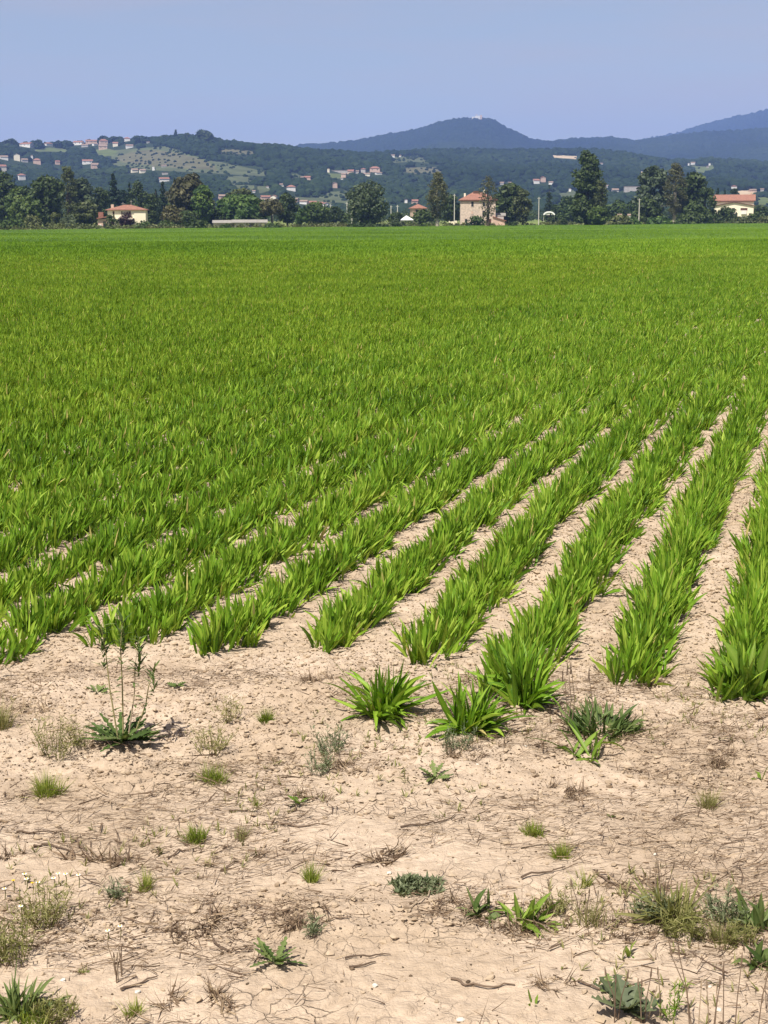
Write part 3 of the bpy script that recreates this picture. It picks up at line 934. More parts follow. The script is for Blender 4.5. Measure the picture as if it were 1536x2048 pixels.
    ("stalk_cluster", "short brown stalks between the pale clump and the ragged weed", "stalks", "bare stalks", "stalk", 1165, 1830, 90, 70, dict(n=9)),
]
for name, label, cat, group, kind, px, py, w, h, o in PL:
    p = at(px, py)
    m = mpp(p[0], p[1])
    wm, hm = w * m, h * m * 1.02
    o = dict(o)
    mt = o.pop("mat", None)
    if kind == "broad": mb = broad_plant(p, wm, hm, **o); mt = mt or "broad"
    elif kind == "grass": mb = grass_tuft(p, wm, hm, **o); mt = mt or "grass"
    elif kind == "rosette": mb = rosette(p, wm, **o); mt = mt or "broad"
    elif kind == "dry": mb = dry_tuft(p, wm, hm, **o); mt = "straw"
    elif kind == "mat": mb = mat_plant(p, wm, wm * .75, **o); mt = "greyleaf"
    elif kind == "fine": mb = fine_weed(p, wm, hm, **o); mt = mt or "olivegrass"
    elif kind == "mound":
        root = empty(name, p)
        tag(root, label, cat, group)
        mb = MB(); n = 230
        base, a = polar(n, 0, wm * .30)
        blades(mb, drop(base, p), a + rng.normal(0, .7, n), U_(.35, 1.35, n), rng.normal(.25, .4, n), U_(.045, .115, n), U_(.006, .014, n), 5, lance, clip01(rng.normal(.5, .24, n)), fold=.3, twist=rng.normal(0, .6, n))
        mb.build("leaves", MAT["darkleaf"], root)
        for k in range(4):
            mb = MB()
            x0 = rng.normal(-.03, .05); hh = hm * U_(1.2, 1.9, 1)[0]
            mb.tube([(x0, 0, 0), (x0 + .01, -.01, hh * .5), (x0 - .012 + .02 * rng.random(), -.02, hh)], [.0018, .0015, .0011], 5, .6)
            mb.tube([(x0 - .006, -.02, hh * .93), (x0 - .006, -.02, hh * 1.12)], [.003, .0012], 5, .2)
            mb.build("seed_stalk", MAT["twig"], root)
        continue
    elif kind == "stalk":
        root = tag(empty(name, p), label, cat, group)
        for k in range(o["n"]):
            mb = MB()
            x0, y0 = rng.normal(0, wm * .28), rng.normal(0, wm * .12)
            hh = hm * U_(.6, 1.05, 1)[0]; dx, dy = rng.normal(0, hh * .12), rng.normal(0, hh * .1)
            z0 = float(groundz(p[0] + x0, p[1] + y0)) - p[2] - .004
            tn = float(clip01(rng.normal(.6, .2)))
            mb.tube([(x0, y0, z0), (x0 + dx * .3, y0 + dy * .4, z0 + hh * .5), (x0 + dx * .93, y0 + dy * .93, z0 + hh * .92), (x0 + dx * .96, y0 + dy * .96, z0 + hh * .95), (x0 + dx * 1.05, y0 + dy * 1.05, z0 + hh * 1.1)], [.0015, .0012, .0009, .0024, .0009], 5, tn)
            mb.build("stalk", MAT["twig"], root)
        continue
    ob = mb.build(name, MAT[mt], loc=p)
    tag(ob, label, cat, group)

# the tall flowering weed
p = at(245, 1485); m = mpp(p[0], p[1])
root = tag(empty("tall_weed", p), "tall branching weed with lobed dark leaves and bare lower stems", "weed")
mb = rosette(p, 180 * m, n=38, tone=.45, W=.032, flat=(.9, 1.55))
mb.build("basal_leaves", MAT["darkleaf"], root)
for k, (dx, top, ln) in enumerate([(-26, 1242, -1.2), (4, 1226, .9), (32, 1268, 1.6), (58, 1325, 2.2)]):
    hh = (1485 - top) * m
    x0 = dx * m
    pts = [(x0 * .3, .005 * k, 0), (x0 * .8, .008 * k, hh * .45), (x0, -.006 * k, hh * .75), (x0 + .01 * ln, 0, hh)]
    mb = MB(); mb.tube(pts, [.0030, .0024, .0018, .0009], 6, .95)
    st = mb.build("stem", MAT["twig"] if k == 2 else MAT["olivegrass"], root)
    mb = MB(); n = 46 if k < 3 else 22
    t = U_(.55, 1.0, n) ** .8
    q = np.stack([np.full(n, x0) + .01 * ln * t, -.006 * k * np.ones(n), hh * t], -1)
    blades(mb, q, U_(0, 6.283, n), U_(.35, 1.35, n), U_(0, .6, n), U_(.020, .055, n), U_(.004, .011, n), 4, lance, clip01(rng.normal(.5, .25, n)), fold=.2)
    n = 6; t = U_(.2, .6, n)
    q = np.stack([np.full(n, x0 * .8), .004 * k * np.ones(n), hh * t], -1)
    blades(mb, q, U_(0, 6.283, n), U_(.9, 1.6, n), U_(.2, .9, n), U_(.02, .045, n), U_(.006, .012, n), 4, lance, clip01(rng.normal(.4, .2, n)), fold=.2)
    mb.build("stem_leaves", MAT["darkleaf"], root)

# daisies
DA = [(10, 1776, "daisy at the far left border of the daisy group"), (50, 1747, "daisy just right of a dark hole in the soil"), (54, 1757, "daisy lowest of the close pair near the left"),
      (77, 1764, "daisy facing up in front of the daisy row"), (108, 1751, "daisy with the widest white head in the row"), (117, 1745, "daisy touching the right side of the widest head"),
      (132, 1747, "daisy second from the right end of the row"), (158, 1749, "daisy at the right end of the daisy row"), (45, 1815, "single daisy head on the feathery olive weed"),
      (216, 1862, "daisy lower of the isolated pair on open soil"), (241, 1853, "daisy upper right of the isolated pair on open soil"),
      (66, 1765, "yellowish daisy gone past bloom, left of the up-facing one"), (28, 1760, "faded yellow daisy above the leftmost daisy")]
for k, (px, py, lab) in enumerate(DA):
    hgt = .022 + .014 * rng.random() + (.05 if k == 8 else 0)
    p = at(px, py + hgt / .0012 * .9)
    root = tag(empty("daisy_flower", p), "white " * (k < 11) + lab, "flower", "daisies by the left border")
    mb = MB(); mb.tube([(0, 0, 0), (.002, .001, hgt * .6), (0, 0, hgt)], .0012, 5, .3)
    mb.build("stem", MAT["olivegrass"], root)
    rr = .0062 if k < 11 else .005
    n = 13
    mb = MB()
    az = np.arange(n) * 6.283 / n
    c = np.tile(np.array([[0, -.001, hgt]]), (n, 1))
    blades(mb, c, az, np.full(n, 1.35), np.full(n, .25), np.full(n, rr), np.full(n, rr * .5), 3, broadp, np.full(n, .5))
    mb.build("petals", MAT["petal"] if k < 11 else MAT["disc"], root)
    mb = MB(); blobs(mb, np.array([[0, -.001, hgt + .0012]]), np.array([rr * .42]), .6, .02, np.array([.5]), 1)
    mb.build("flower_disc", MAT["disc"], root)

# pebbles
PEB = [(750, 1972, "white pebble on pale crust below the lobed rosette"), (921, 2041, "white pebble touching the bottom edge"), (100, 1412, "white stone chip left of the tall weed"),
       (955, 1530, "white pebble right of the small dark rosette"), (70, 1440, "small white pebble by the dry whitish stalks"), (1050, 1494, "white pebble left of the few-leaved plant"),
       (1080, 1492, "white pebble beside the few-leaved plant's shadow"), (126, 1962, "white crumb on smooth crust at lower left"), (275, 1985, "white crumb below the slender lone stalks"),
       (1420, 1975, "white pebble among the corner grass stalks"), (1436, 2020, "white pebble lowest among the corner stalks"), (1310, 1710, "pale pebble on the crust right of two tufts"),
       (778, 1747, "white crumb just left of the creeping mat"), (395, 1440, "white pebble above the wispy weed")]
for px, py, lab in PEB:
    p = at(px, py); mb = MB()
    blobs(mb, np.array([[0, 0, .002]]), np.array([U_(.004, .0075, 1)[0]]), .55, .12, np.array([.5]), 1)
    tag(mb.build("pebble", MAT["pebble"], loc=p, smooth=False), lab, "pebble", "white pebbles on the soil")

# twigs lying on the crust: polylines traced on the ground
TW = [([(68, 1697), (95, 1692), (118, 1699), (145, 1706)], "bent dark twig left of the stalk tangle"),
      ([(30, 1667), (80, 1669), (140, 1665)], "long straight twig above the bent one at left"),
      ([(148, 1682), (160, 1697), (178, 1711)], "short black twig inside the stalk tangle"),
      ([(705, 1738), (740, 1727), (768, 1722), (800, 1716)], "forked dark twig under the stubble clump"),
      ([(800, 1655), (850, 1652), (895, 1643), (910, 1634)], "long brown twig above the stubble clump"),
      ([(690, 1919), (740, 1916), (780, 1912)], "dark straight twig below the rough clods, centre"),
      ([(430, 1885), (445, 1901), (470, 1903), (505, 1902)], "hooked twig at the end of the clod patch"),
      ([(444, 1742), (470, 1728), (495, 1715)], "slanting twig right of the wide bright tuft"),
      ([(330, 1720), (360, 1708), (380, 1703)], "short twig below the wide bright tuft"),
      ([(240, 1982), (280, 1972), (315, 1958)], "thin twig right of the slender lone stalks"),
      ([(700, 1937), (755, 1926)], "small broken twig below the straight dark one"),
      ([(905, 1960), (935, 1976), (985, 1978), (1030, 1970)], "thin curved root strand on crust, bottom centre"),
      ([(1150, 1965), (1200, 1982), (1260, 1975), (1340, 1965)], "fine strand between bright sprout and corner stalks"),
      ([(1340, 1640), (1380, 1630), (1420, 1622)], "curved twig left of the olive tuft with straw"),
      ([(1180, 1868), (1186, 1902), (1210, 1925), (1260, 1932)], "pale bent stem curling under the bright sprout"),
      ([(1190, 1745), (1225, 1770), (1255, 1790)], "dark slanting stem right of the green stem tuft"),
      ([(815, 1825), (850, 1800), (870, 1775)], "yellowish bent stem rising to the grey mat"),
      ([(560, 1650), (610, 1655), (640, 1650)], "wiry twig on the crust, upper centre left"),
      ([(620, 1835), (660, 1840), (700, 1838)], "dark root along the rough clods, centre"),
      ([(1040, 1760), (1090, 1748), (1130, 1740)], "thin twig above the tongue-leaved clumps")]
for pts, lab in TW:
    P = [at(*q) for q in pts]
    o0 = P[0].copy()
    P = np.array(P) - o0
    # resample with small kinks
    t = np.linspace(0, len(P) - 1, 4 * (len(P) - 1) + 1)
    Q = np.stack([np.interp(t, np.arange(len(P)), P[:, i]) for i in range(3)], -1)
    Q[:, :2] += rng.normal(0, .0025, (len(Q), 2))
    Q[:, 2] = groundz(Q[:, 0] + o0[0], Q[:, 1] + o0[1]) - o0[2] + .0035 + np.abs(rng.normal(0, .003, len(Q)))
    mb = MB(); mb.tube(Q, np.linspace(.0030, .0014, len(Q)) * U_(.7, 1.2, 1)[0], 5, .85 if "pale" in lab or "yellow" in lab else float(U_(.1, .5, 1)[0]))
    tag(mb.build("dry_twig", MAT["twig"], loc=o0), lab, "twig", "twigs on the soil crust")


# ------------------------------------------------------------------ trees
def crown_pts(form, H_, Rw, n_cl):
    """clump centres and radii for a crown of height H_ above its foot"""
    c, r_ = [], []
    for i in range(n_cl):
        u, a = rng.random(), rng.random() * 6.283
        if form == "round":
            z0, z1 = .16, 1.0
            t = z0 + (z1 - z0) * (.02 + .96 * u)
            q = (t - .58) / .42
            rad = Rw * math.sqrt(max(.03, 1 - q * q))
        elif form == "oval":
            t = .22 + .78 * u
            rad = Rw * math.sin(math.pi * min(1, max(0.04, (t - .14) / .90))) ** .7
        elif form == "column":
            t = .04 + .95 * u
            rad = Rw * (min(1, t / .18) ** .5) * (1 - max(0, t - .68) / .32 * .55)
        elif form == "cypress":
            t = .05 + .94 * u
            rad = Rw * min(1, t / .2) * (1 - max(0, t - .3) / .7) ** .7
        elif form == "conifer":
            t = .08 + .91 * u
            rad = Rw * (1 - t) ** .85 * (.75 + .35 * math.sin(t * 40)) + Rw * .06
        elif form == "flat":
            t = .55 + .45 * u
            rad = Rw * (1 - ((t - .7) / .35) ** 2) ** .5 if abs(t - .7) < .34 else Rw * .25
        else:  # shrub
            t = .02 + .9 * u
            rad = Rw * math.sqrt(max(.05, 1 - t * t))
        k = math.sqrt(rng.random() * .75 + .25) if form != "conifer" else .55 + .45 * rng.random()
        rr = {"conifer": .26, "cypress": .5, "column": .34}.get(form, .35) * Rw * (.7 + .6 * rng.random())
        if form in ("conifer", "cypress", "column"): rr *= min(1, .30 + .85 * rad / Rw)
        kk = max(0., rad - rr * .6) * k
        c.append((kk * math.cos(a), kk * math.sin(a), t * H_ - rr * .4))
        r_.append(rr)
    return np.array(c), np.array(r_)


def leaf_quads(mb, c, r_, n, size, tone_mid=.5, flat=.75):
    w = r_ ** 2; w = w / w.sum()
    idx = rng.choice(len(c), n, p=w)
    d = rng.normal(0, 1, (n, 3)); d /= np.linalg.norm(d, axis=1)[:, None]
    rr = r_[idx] * (.55 + .5 * rng.random(n) ** .6)
    P = c[idx] + d * rr[:, None] * np.array([1, 1, flat])
    nrm = d * .8 + rng.normal(0, .55, (n, 3)) + np.array([0, 0, .25]); nrm /= np.linalg.norm(nrm, axis=1)[:, None]
    ref = rng.normal(0, 1, (n, 3))
    a = np.cross(nrm, ref); a /= np.linalg.norm(a, axis=1)[:, None]
    b_ = np.cross(nrm, a)
    s = (size * U_(.55, 1.35, n))[:, None]
    V = np.stack([P - a * s, P - b_ * s * .6, P + a * s, P + b_ * s * .6], 1)
    ct = rng.normal(0, .16, len(c))
    tone = clip01(tone_mid + ct[idx] + rng.normal(0, .12, n))
    V[..., 2] = np.maximum(V[..., 2], .02)
    mb.add(V.reshape(-1, 3), np.arange(4 * n).reshape(n, 4), np.repeat(tone, 4))


def make_tree(name, label, group, loc, H_, Rw, form, mat, nleaf=1500, size=None, bark="bark", tone=.5, n_cl=None, trunk=True, cat="tree", trunk_h=None):
    root = tag(empty(name, loc, 0), label, cat, group)
    if mat is TM["sparse"]:
        n_cl, nleaf, size = 120, nleaf * 2, .24
    c, r_ = crown_pts(form, H_, Rw, n_cl or {"conifer": 130, "column": 120, "cypress": 40}.get(form, 46))
    if mat is TM["sparse"]: r_ = r_ * .75
    size = (size or max(.24, .105 * Rw)) * 1.1; nleaf = int(nleaf * 1.9)
    mb = MB(); leaf_quads(mb, c, r_, nleaf, size, tone)
    mb.build("crown", mat, root)
    if trunk:
        mb = MB()
        th = (trunk_h or {"round": .55, "oval": .7, "column": .85, "cypress": .85, "conifer": .92, "flat": .8, "shrub": .4}[form]) * H_
        r0 = max(.08, .028 * H_) if form != "shrub" else .06
        bx, by = rng.normal(0, .02 * H_, 2)
        mb.tube([(0, 0, -.4), (bx * .2, by * .2, th * .3), (bx, by, th * .7), (bx * 1.2, by, th)], [r0 * 1.25, r0, r0 * .65, r0 * .3], 7)
        if form in ("round", "oval", "flat", "column"):
            for k in range(5):
                j = rng.integers(len(c)); q = c[j]
                s0 = np.array([bx * .6, by * .6, th * U_(.35, .75, 1)[0]])
                mb.tube([s0, (s0 + q) / 2 + np.array([0, 0, .04 * H_]), q], [r0 * .5, r0 * .32, r0 * .12], 5)
        mb.build("trunk", MAT[bark], root)
    return root


def tree_px(name, label, group, px, top, w, d, form, mat, **kw):
    x, zt = XZ(px, top, d)
    zb = float(gz(x, d))
    return make_tree(name, label, group, (x, d, zb), zt - zb, w * 1.12 * d / F / 2, form, TM[mat], **kw)


GT = "trees of the line behind the field"
TR = [
    ("leafy_tree", "dark brown-topped tree cut by the left border", 4, 345, 66, 540, "round", "dark", {}),
    ("leafy_tree", "dark tree filling the notch between fresh green tree and dark oak", 70, 372, 46, 560, "round", "dark", {}),
    ("leafy_tree", "dark tree in the dip right of the olive poplar's top", 152, 378, 44, 575, "round", "dark", dict(tone=.4)),
    ("leafy_tree", "dark low tree behind the conifer left of the villa's roof", 214, 384, 44, 585, "round", "dark", {}),
    ("leafy_tree", "dark tree between the two conifers behind the villa", 243, 380, 38, 590, "round", "conifer", {}),
    ("leafy_tree", "dark tree behind the slim conifer right of the villa", 318, 390, 52, 585, "round", "dark", dict(tone=.4)),
    ("leafy_tree", "dark tree at the left border behind the others", 24, 372, 50, 570, "round", "conifer", {}),
    ("leafy_tree", "mid green tree right of the one cut by the left border", 42, 372, 64, 505, "round", "mid", {}),
    ("leafy_tree", "rounded fresh green tree in front of the big dark oak", 52, 393, 58, 470, "round", "mid", dict(tone=.62)),
    ("leafy_tree", "big dark oak with a visible trunk, left group", 94, 351, 66, 485, "round", "dark", dict(nleaf=2200)),
    ("leafy_tree", "tall olive poplar rising behind the dark oak", 134, 332, 34, 525, "column", "olive", {}),
    ("leafy_tree", "grey-green tree between the olive poplar and the villa", 163, 356, 50, 530, "round", "grey", dict(tone=.35)),
    ("leafy_tree", "olive bushy tree just left of the villa's porch", 172, 402, 52, 470, "round", "olive", dict(tone=.35)),
    ("leafy_tree", "dark narrow tree left behind the villa's porch", 200, 374, 34, 535, "round", "dark", {}),
    ("conifer_tree", "tall pointed dark conifer behind the villa's left half", 226, 346, 42, 570, "conifer", "conifer", dict(nleaf=2600)),
    ("conifer_tree", "small pointed conifer behind the villa's roof ridge", 258, 364, 24, 570, "conifer", "conifer", dict(nleaf=1500)),
    ("leafy_tree", "dark irregular tree behind the villa's aerial", 276, 363, 38, 565, "oval", "dark", {}),
    ("leafy_tree", "dark tree directly right of the villa", 302, 388, 36, 520, "round", "dark", {}),
    ("conifer_tree", "slim dark conifer between villa and the large brownish tree", 311, 377, 22, 570, "conifer", "conifer", {}),
    ("conifer_tree", "pointed conifer just left of the large brownish tree", 325, 362, 28, 560, "conifer", "conifer", dict(nleaf=2000)),
    ("leafy_tree", "very large brownish olive tree with rounded top", 374, 346, 84, 495, "round", "brown", dict(nleaf=2600, tone=.42)),
    ("leafy_tree", "bright green tree on the right flank of the brownish one", 404, 372, 46, 480, "oval", "bright", {}),
    ("leafy_tree", "pinkish brown half-bare tree at the foot of the brownish one", 342, 410, 40, 455, "round", "brown", dict(nleaf=700, tone=.75, bark="palebark")),
    ("leafy_tree", "dark low tree under the large brownish one", 372, 420, 60, 470, "shrub", "dark", {}),
    ("leafy_tree", "olive tree top behind the bright green low tree", 478, 374, 52, 540, "round", "olive", dict(tone=.4)),
    ("leafy_tree", "broad bright green low tree behind the barn", 482, 392, 92, 505, "round", "bright", dict(nleaf=2200, tone=.42)),
    ("leafy_tree", "dark bush-like tree left behind the barn", 440, 416, 52, 500, "shrub", "dark", {}),
    ("leafy_tree", "dark tree right behind the barn", 508, 418, 46, 500, "shrub", "dark", {}),
    ("leafy_tree", "flat-topped brownish tree right of the barn by a pole", 543, 398, 46, 500, "flat", "brown", dict(nleaf=900, tone=.5)),
    ("leafy_tree", "dark tall tree right of the flat-topped brownish one", 574, 387, 44, 515, "oval", "dark", dict(tone=.35)),
    ("leafy_tree", "small fresh green tree with pale top, middle gap", 602, 416, 26, 480, "round", "bright", dict(nleaf=700, tone=.4)),
    ("leafy_tree", "mid green tree right of the small fresh green one", 632, 406, 52, 530, "round", "mid", dict(tone=.35)),
    ("leafy_tree", "dark green tree left of the grey-green willow", 668, 414, 44, 560, "round", "dark", {}),
    ("willow_tree", "large grey-green willow standing alone at the field edge", 736, 362, 84, 455, "round", "grey", dict(nleaf=3000, tone=.42, size=.42)),
    ("leafy_tree", "low dark tree against the willow's left foot", 700, 424, 34, 480, "shrub", "mid", dict(tone=.25)),
    ("leafy_tree", "dark bushy tree left of the white tent", 792, 424, 34, 520, "shrub", "dark", {}),
    ("leafy_tree", "dark green bushy tree below the red-roofed house", 846, 420, 54, 520, "shrub", "dark", dict(tone=.6)),
    ("poplar_tree", "tall sparse poplar with a white trunk at the field edge", 875, 344, 44, 452, "oval", "sparse", dict(nleaf=1100, bark="palebark", tone=.35, trunk_h=.75)),
    ("leafy_tree", "dark tree filling the gap left of the stone farmhouse", 903, 391, 40, 560, "oval", "dark", {}),
    ("poplar_tree", "sparse brown forked tree in front of the stone farmhouse", 977, 351, 40, 462, "oval", "sparse", dict(nleaf=330, bark="bark", tone=.3)),
    ("leafy_tree", "big dark tree right of the stone farmhouse", 1020, 368, 58, 525, "round", "dark", dict(nleaf=2200)),
    ("leafy_tree", "brownish tree merging with the big dark one's right side", 1046, 378, 36, 515, "round", "olive", dict(tone=.3)),
    ("cypress_tree", "slim dark cypress above the white shelter", 1099, 369, 18, 650, "cypress", "conifer", {}),
    ("leafy_tree", "hazy green tree right of the white shelter", 1138, 392, 46, 640, "round", "mid", dict(tone=.25)),
    ("leafy_tree", "hazy low tree under the slim cypress", 1112, 408, 44, 660, "shrub", "mid", dict(tone=.25)),
    ("poplar_tree", "very tall dark poplar with several spires, right of centre", 1176, 301, 54, 485, "column", "dark", dict(nleaf=3200, tone=.55)),
    ("leafy_tree", "olive tree against the tall poplar's right flank", 1202, 356, 28, 480, "column", "olive", dict(tone=.3)),
    ("leafy_tree", "green shrubby tree at the foot of the tall poplar", 1196, 410, 40, 470, "round", "mid", {}),
    ("leafy_tree", "hazy mid green tree right of the tall poplar", 1236, 402, 50, 660, "round", "mid", dict(tone=.3)),
    ("leafy_tree", "hazy green tree left behind the tall utility pole", 1268, 404, 44, 680, "round", "mid", dict(tone=.3)),
    ("leafy_tree", "dark grey-green tree at the left of the big clump", 1308, 335, 66, 560, "round", "grey", dict(nleaf=2000, tone=.3)),
    ("leafy_tree", "tall brownish tree with pale trunk in the big clump", 1352, 325, 46, 550, "oval", "sparse", dict(nleaf=1800, bark="palebark", tone=.3, trunk_h=.9)),
    ("leafy_tree", "dark tree on the right of the big clump", 1388, 344, 66, 560, "round", "dark", dict(nleaf=2000)),
    ("leafy_tree", "low dark tree filling the big clump's left foot", 1296, 392, 56, 545, "shrub", "dark", {}),
    ("leafy_tree", "low dark tree at the right end of the big clump", 1412, 372, 42, 555, "round", "dark", {}),
    ("leafy_tree", "dark shrubby tree under the lamp pole", 1388, 405, 64, 535, "shrub", "dark", {}),
    ("leafy_tree", "dark bushy tree in front of the cream house", 1456, 413, 46, 560, "shrub", "dark", dict(tone=.6)),
    ("cypress_tree", "leftmost of three dark trees above the cream house's roof", 1436, 374, 14, 690, "cypress", "conifer", {}),
    ("cypress_tree", "middle one of three dark trees above the cream house's roof", 1450, 378, 12, 690, "cypress", "conifer", {}),
    ("leafy_tree", "widest dark tree above the cream house's roof", 1470, 374, 22, 690, "round", "conifer", {}),
    ("leafy_tree", "dark tree right of the cream house at the right border", 1522, 410, 36, 640, "round", "dark", dict(tone=.4)),
]
for name, lab, px, top, w, d, form, mt, kw in TR:
    tree_px(name, lab, GT, px, top, w, d, form, mt, **kw)

BU = [
    ("pale bush at the left edge of the field margin", 62, 428, 40, 440, "olive", .7), ("pale green bush below the olive poplar", 112, 424, 34, 440, "olive", .6),
    ("light bush right of the pale green one", 135, 426, 36, 445, "grey", .7), ("low dark bush on the verge, far left", 20, 440, 60, 425, "mid", .3),
    ("dark bush in front of the villa's porch", 222, 428, 28, 438, "dark", .6), ("low hedge bush before the villa's cream wall", 285, 442, 40, 425, "mid", .4),
    ("dark bush right of the villa on the verge", 330, 440, 44, 430, "mid", .35), ("dark bush under the large brownish tree", 395, 440, 50, 428, "dark", .6),
    ("low bush in the middle of the verge", 452, 447, 24, 420, "mid", .3), ("dark low bush below the barn's right end", 548, 447, 40, 420, "mid", .3),
    ("black-green bush under the willow", 735, 449, 70, 432, "dark", .2), ("small black-green bush right of the willow", 768, 450, 20, 430, "dark", .2),
    ("round bush in front of the white tent", 792, 438, 26, 440, "grey", .4), ("small bush left of the poplar's white trunk", 850, 446, 24, 445, "mid", .3),
    ("dark bush against the stone farmhouse wall", 952, 430, 38, 492, "mid", .35), ("small dark bush right of the farmhouse", 1024, 441, 20, 460, "dark", .4),
    ("dark bush below the white shelter", 1102, 434, 20, 520, "dark", .4), ("dark bush on the verge left of the tall poplar", 1128, 437, 18, 500, "dark", .4),
    ("yellow-green bush right of the tall poplar", 1240, 433, 56, 500, "olive", .6), ("bright verge bush left of the utility pole", 1262, 435, 40, 505, "bright", .4),
    ("bright verge bush right of the utility pole", 1322, 434, 60, 515, "bright", .35), ("dark hedge bush below the lamp pole", 1380, 426, 56, 530, "dark", .5),
    ("dark bush left of the cream house's front", 1425, 426, 40, 545, "dark", .5), ("dark bush right of the cream house's front", 1512, 424, 50, 560, "dark", .5),
    ("yellowish bush before the cream house", 1488, 432, 46, 540, "olive", .5), ("yellowish bush at the right border of the verge", 1530, 434, 40, 545, "olive", .6),
]
for lab, px, top, w, d, mt, tn in BU:
    tree_px("verge_bush", lab, "bushes along the field edge", px, top, w, d, "shrub", mt, nleaf=420, tone=tn, trunk=False, cat="bush", n_cl=22)
tree_px("plum_tree", "dark purple-leaved plum tree in front of the villa", None, 251, 424, 34, 448, "round", "purple", nleaf=900)

# low growth along the verge, and the woods further back on the plain
mb = MB()
for i in range(620):
    a = U_(-.31, .31, 1)[0]
    d = edge_dist(a) + 3 + 70 * rng.random() ** 1.7
    hh = U_(.5, 1.5, 1)[0] * (.5 + fbm(np.array([a * 60.]), np.array([d * .03]), 201, 2)[0])
    rw = hh * U_(.9, 2.6, 1)[0]
    c, r_ = crown_pts("shrub", hh, rw, 7)
    m2 = MB(); leaf_quads(m2, c, r_ * .9, 42, .34, U_(.15, .9, 1)[0])
    V = m2.V[0] + np.array([a * d, d, float(gz(a * d, d))])
    mb.add(V, m2.Fs[0], m2.T[0])
tag(mb.build("verge_undergrowth", TM["olive"]), "rank grass and low scrub of the strip between crop and trees", "undergrowth", kind="stuff")

mb = MB()
for i in range(800):
    a = U_(-.33, .33, 1)[0]
    d = 690 + 620 * rng.random() ** .8
    hh = U_(.55, 1.05, 1)[0] * (.0085 if a > -.13 else .0125) * d
    rw = hh * U_(.4, .75, 1)[0]
    c, r_ = crown_pts("round" if rng.random() < .7 else "oval", hh, rw, 18)
    m2 = MB(); leaf_quads(m2, c, r_, 150, max(.55, .10 * rw), U_(.2, .8, 1)[0])
    mb.add(m2.V[0] + np.array([a * d, d, float(gz(a * d, d)) - .3]), m2.Fs[0], m2.T[0])
tag(mb.build("plain_woodland", TM["dark"]), "continuous belt of dark woods on the plain behind the farm trees", "woodland", kind="stuff")


# ------------------------------------------------------------------ hills
def prof(pts):
    pts = np.array(pts, float)
    aa = np.array([ray(px, py)[0] / ray(px, py)[1] for px, py in pts])
    ee = np.array([ray(px, py)[2] / ray(px, py)[1] for px, py in pts])
    return lambda a: np.interp(a, aa, ee)


RID_A = prof([(-300, 300), (0, 293), (60, 290), (120, 293), (200, 286), (260, 282), (330, 279), (380, 276), (440, 285), (480, 291), (520, 295), (560, 297), (600, 303), (660, 307), (720, 312), (770, 310),
              (800, 307), (850, 304), (920, 302), (1000, 302), (1100, 303), (1150, 303), (1200, 306), (1250, 309), (1300, 318), (1340, 325), (1380, 325), (1420, 321), (1460, 324), (1536, 328), (1850, 335)])
RID_B = prof([(-300, 330), (300, 325), (500, 310), (560, 301), (600, 290), (650, 287), (712, 281), (760, 271), (830, 259), (880, 244), (920, 236), (950, 235), (985, 238), (1010, 253), (1065, 279), (1100, 283),
              (1150, 277), (1220, 274), (1270, 281), (1310, 276), (1360, 269), (1420, 263), (1470, 261), (1536, 256), (1850, 250)])
RID_C = prof([(1000, 330), (1200, 300), (1300, 276), (1360, 265), (1390, 254), (1440, 241), (1480, 231), (1500, 228), (1536, 218), (1620, 214), (1850, 216)])
YA0 = 1330.0


def dA(a): return 2450 + 900 * clip01((a + .256) / .512) + 250 * np.sin(a * 23)


def hillA(a, y):
    D = dA(a)
    s = (y - YA0) / (D - YA0)
    up = np.clip(s, 0, 1)
    sh = np.where(s <= 1, .10 * up + .90 * up ** 1.25, 1 - .55 * np.clip(s - 1, 0, 1) ** 1.3 * 1.6)
    top = (H + RID_A(a) * D) - 3.0
    z = 3.0 + top * sh
    x = a * y
    spur = (fbm(x * .0042, y * .0030, 301, 3) - .5) * 46 * np.sin(np.pi * np.clip(s, 0, 1)) ** .8
    return z + np.where(s > 0, spur, -2 * np.clip(-s * 20, 0, 2))


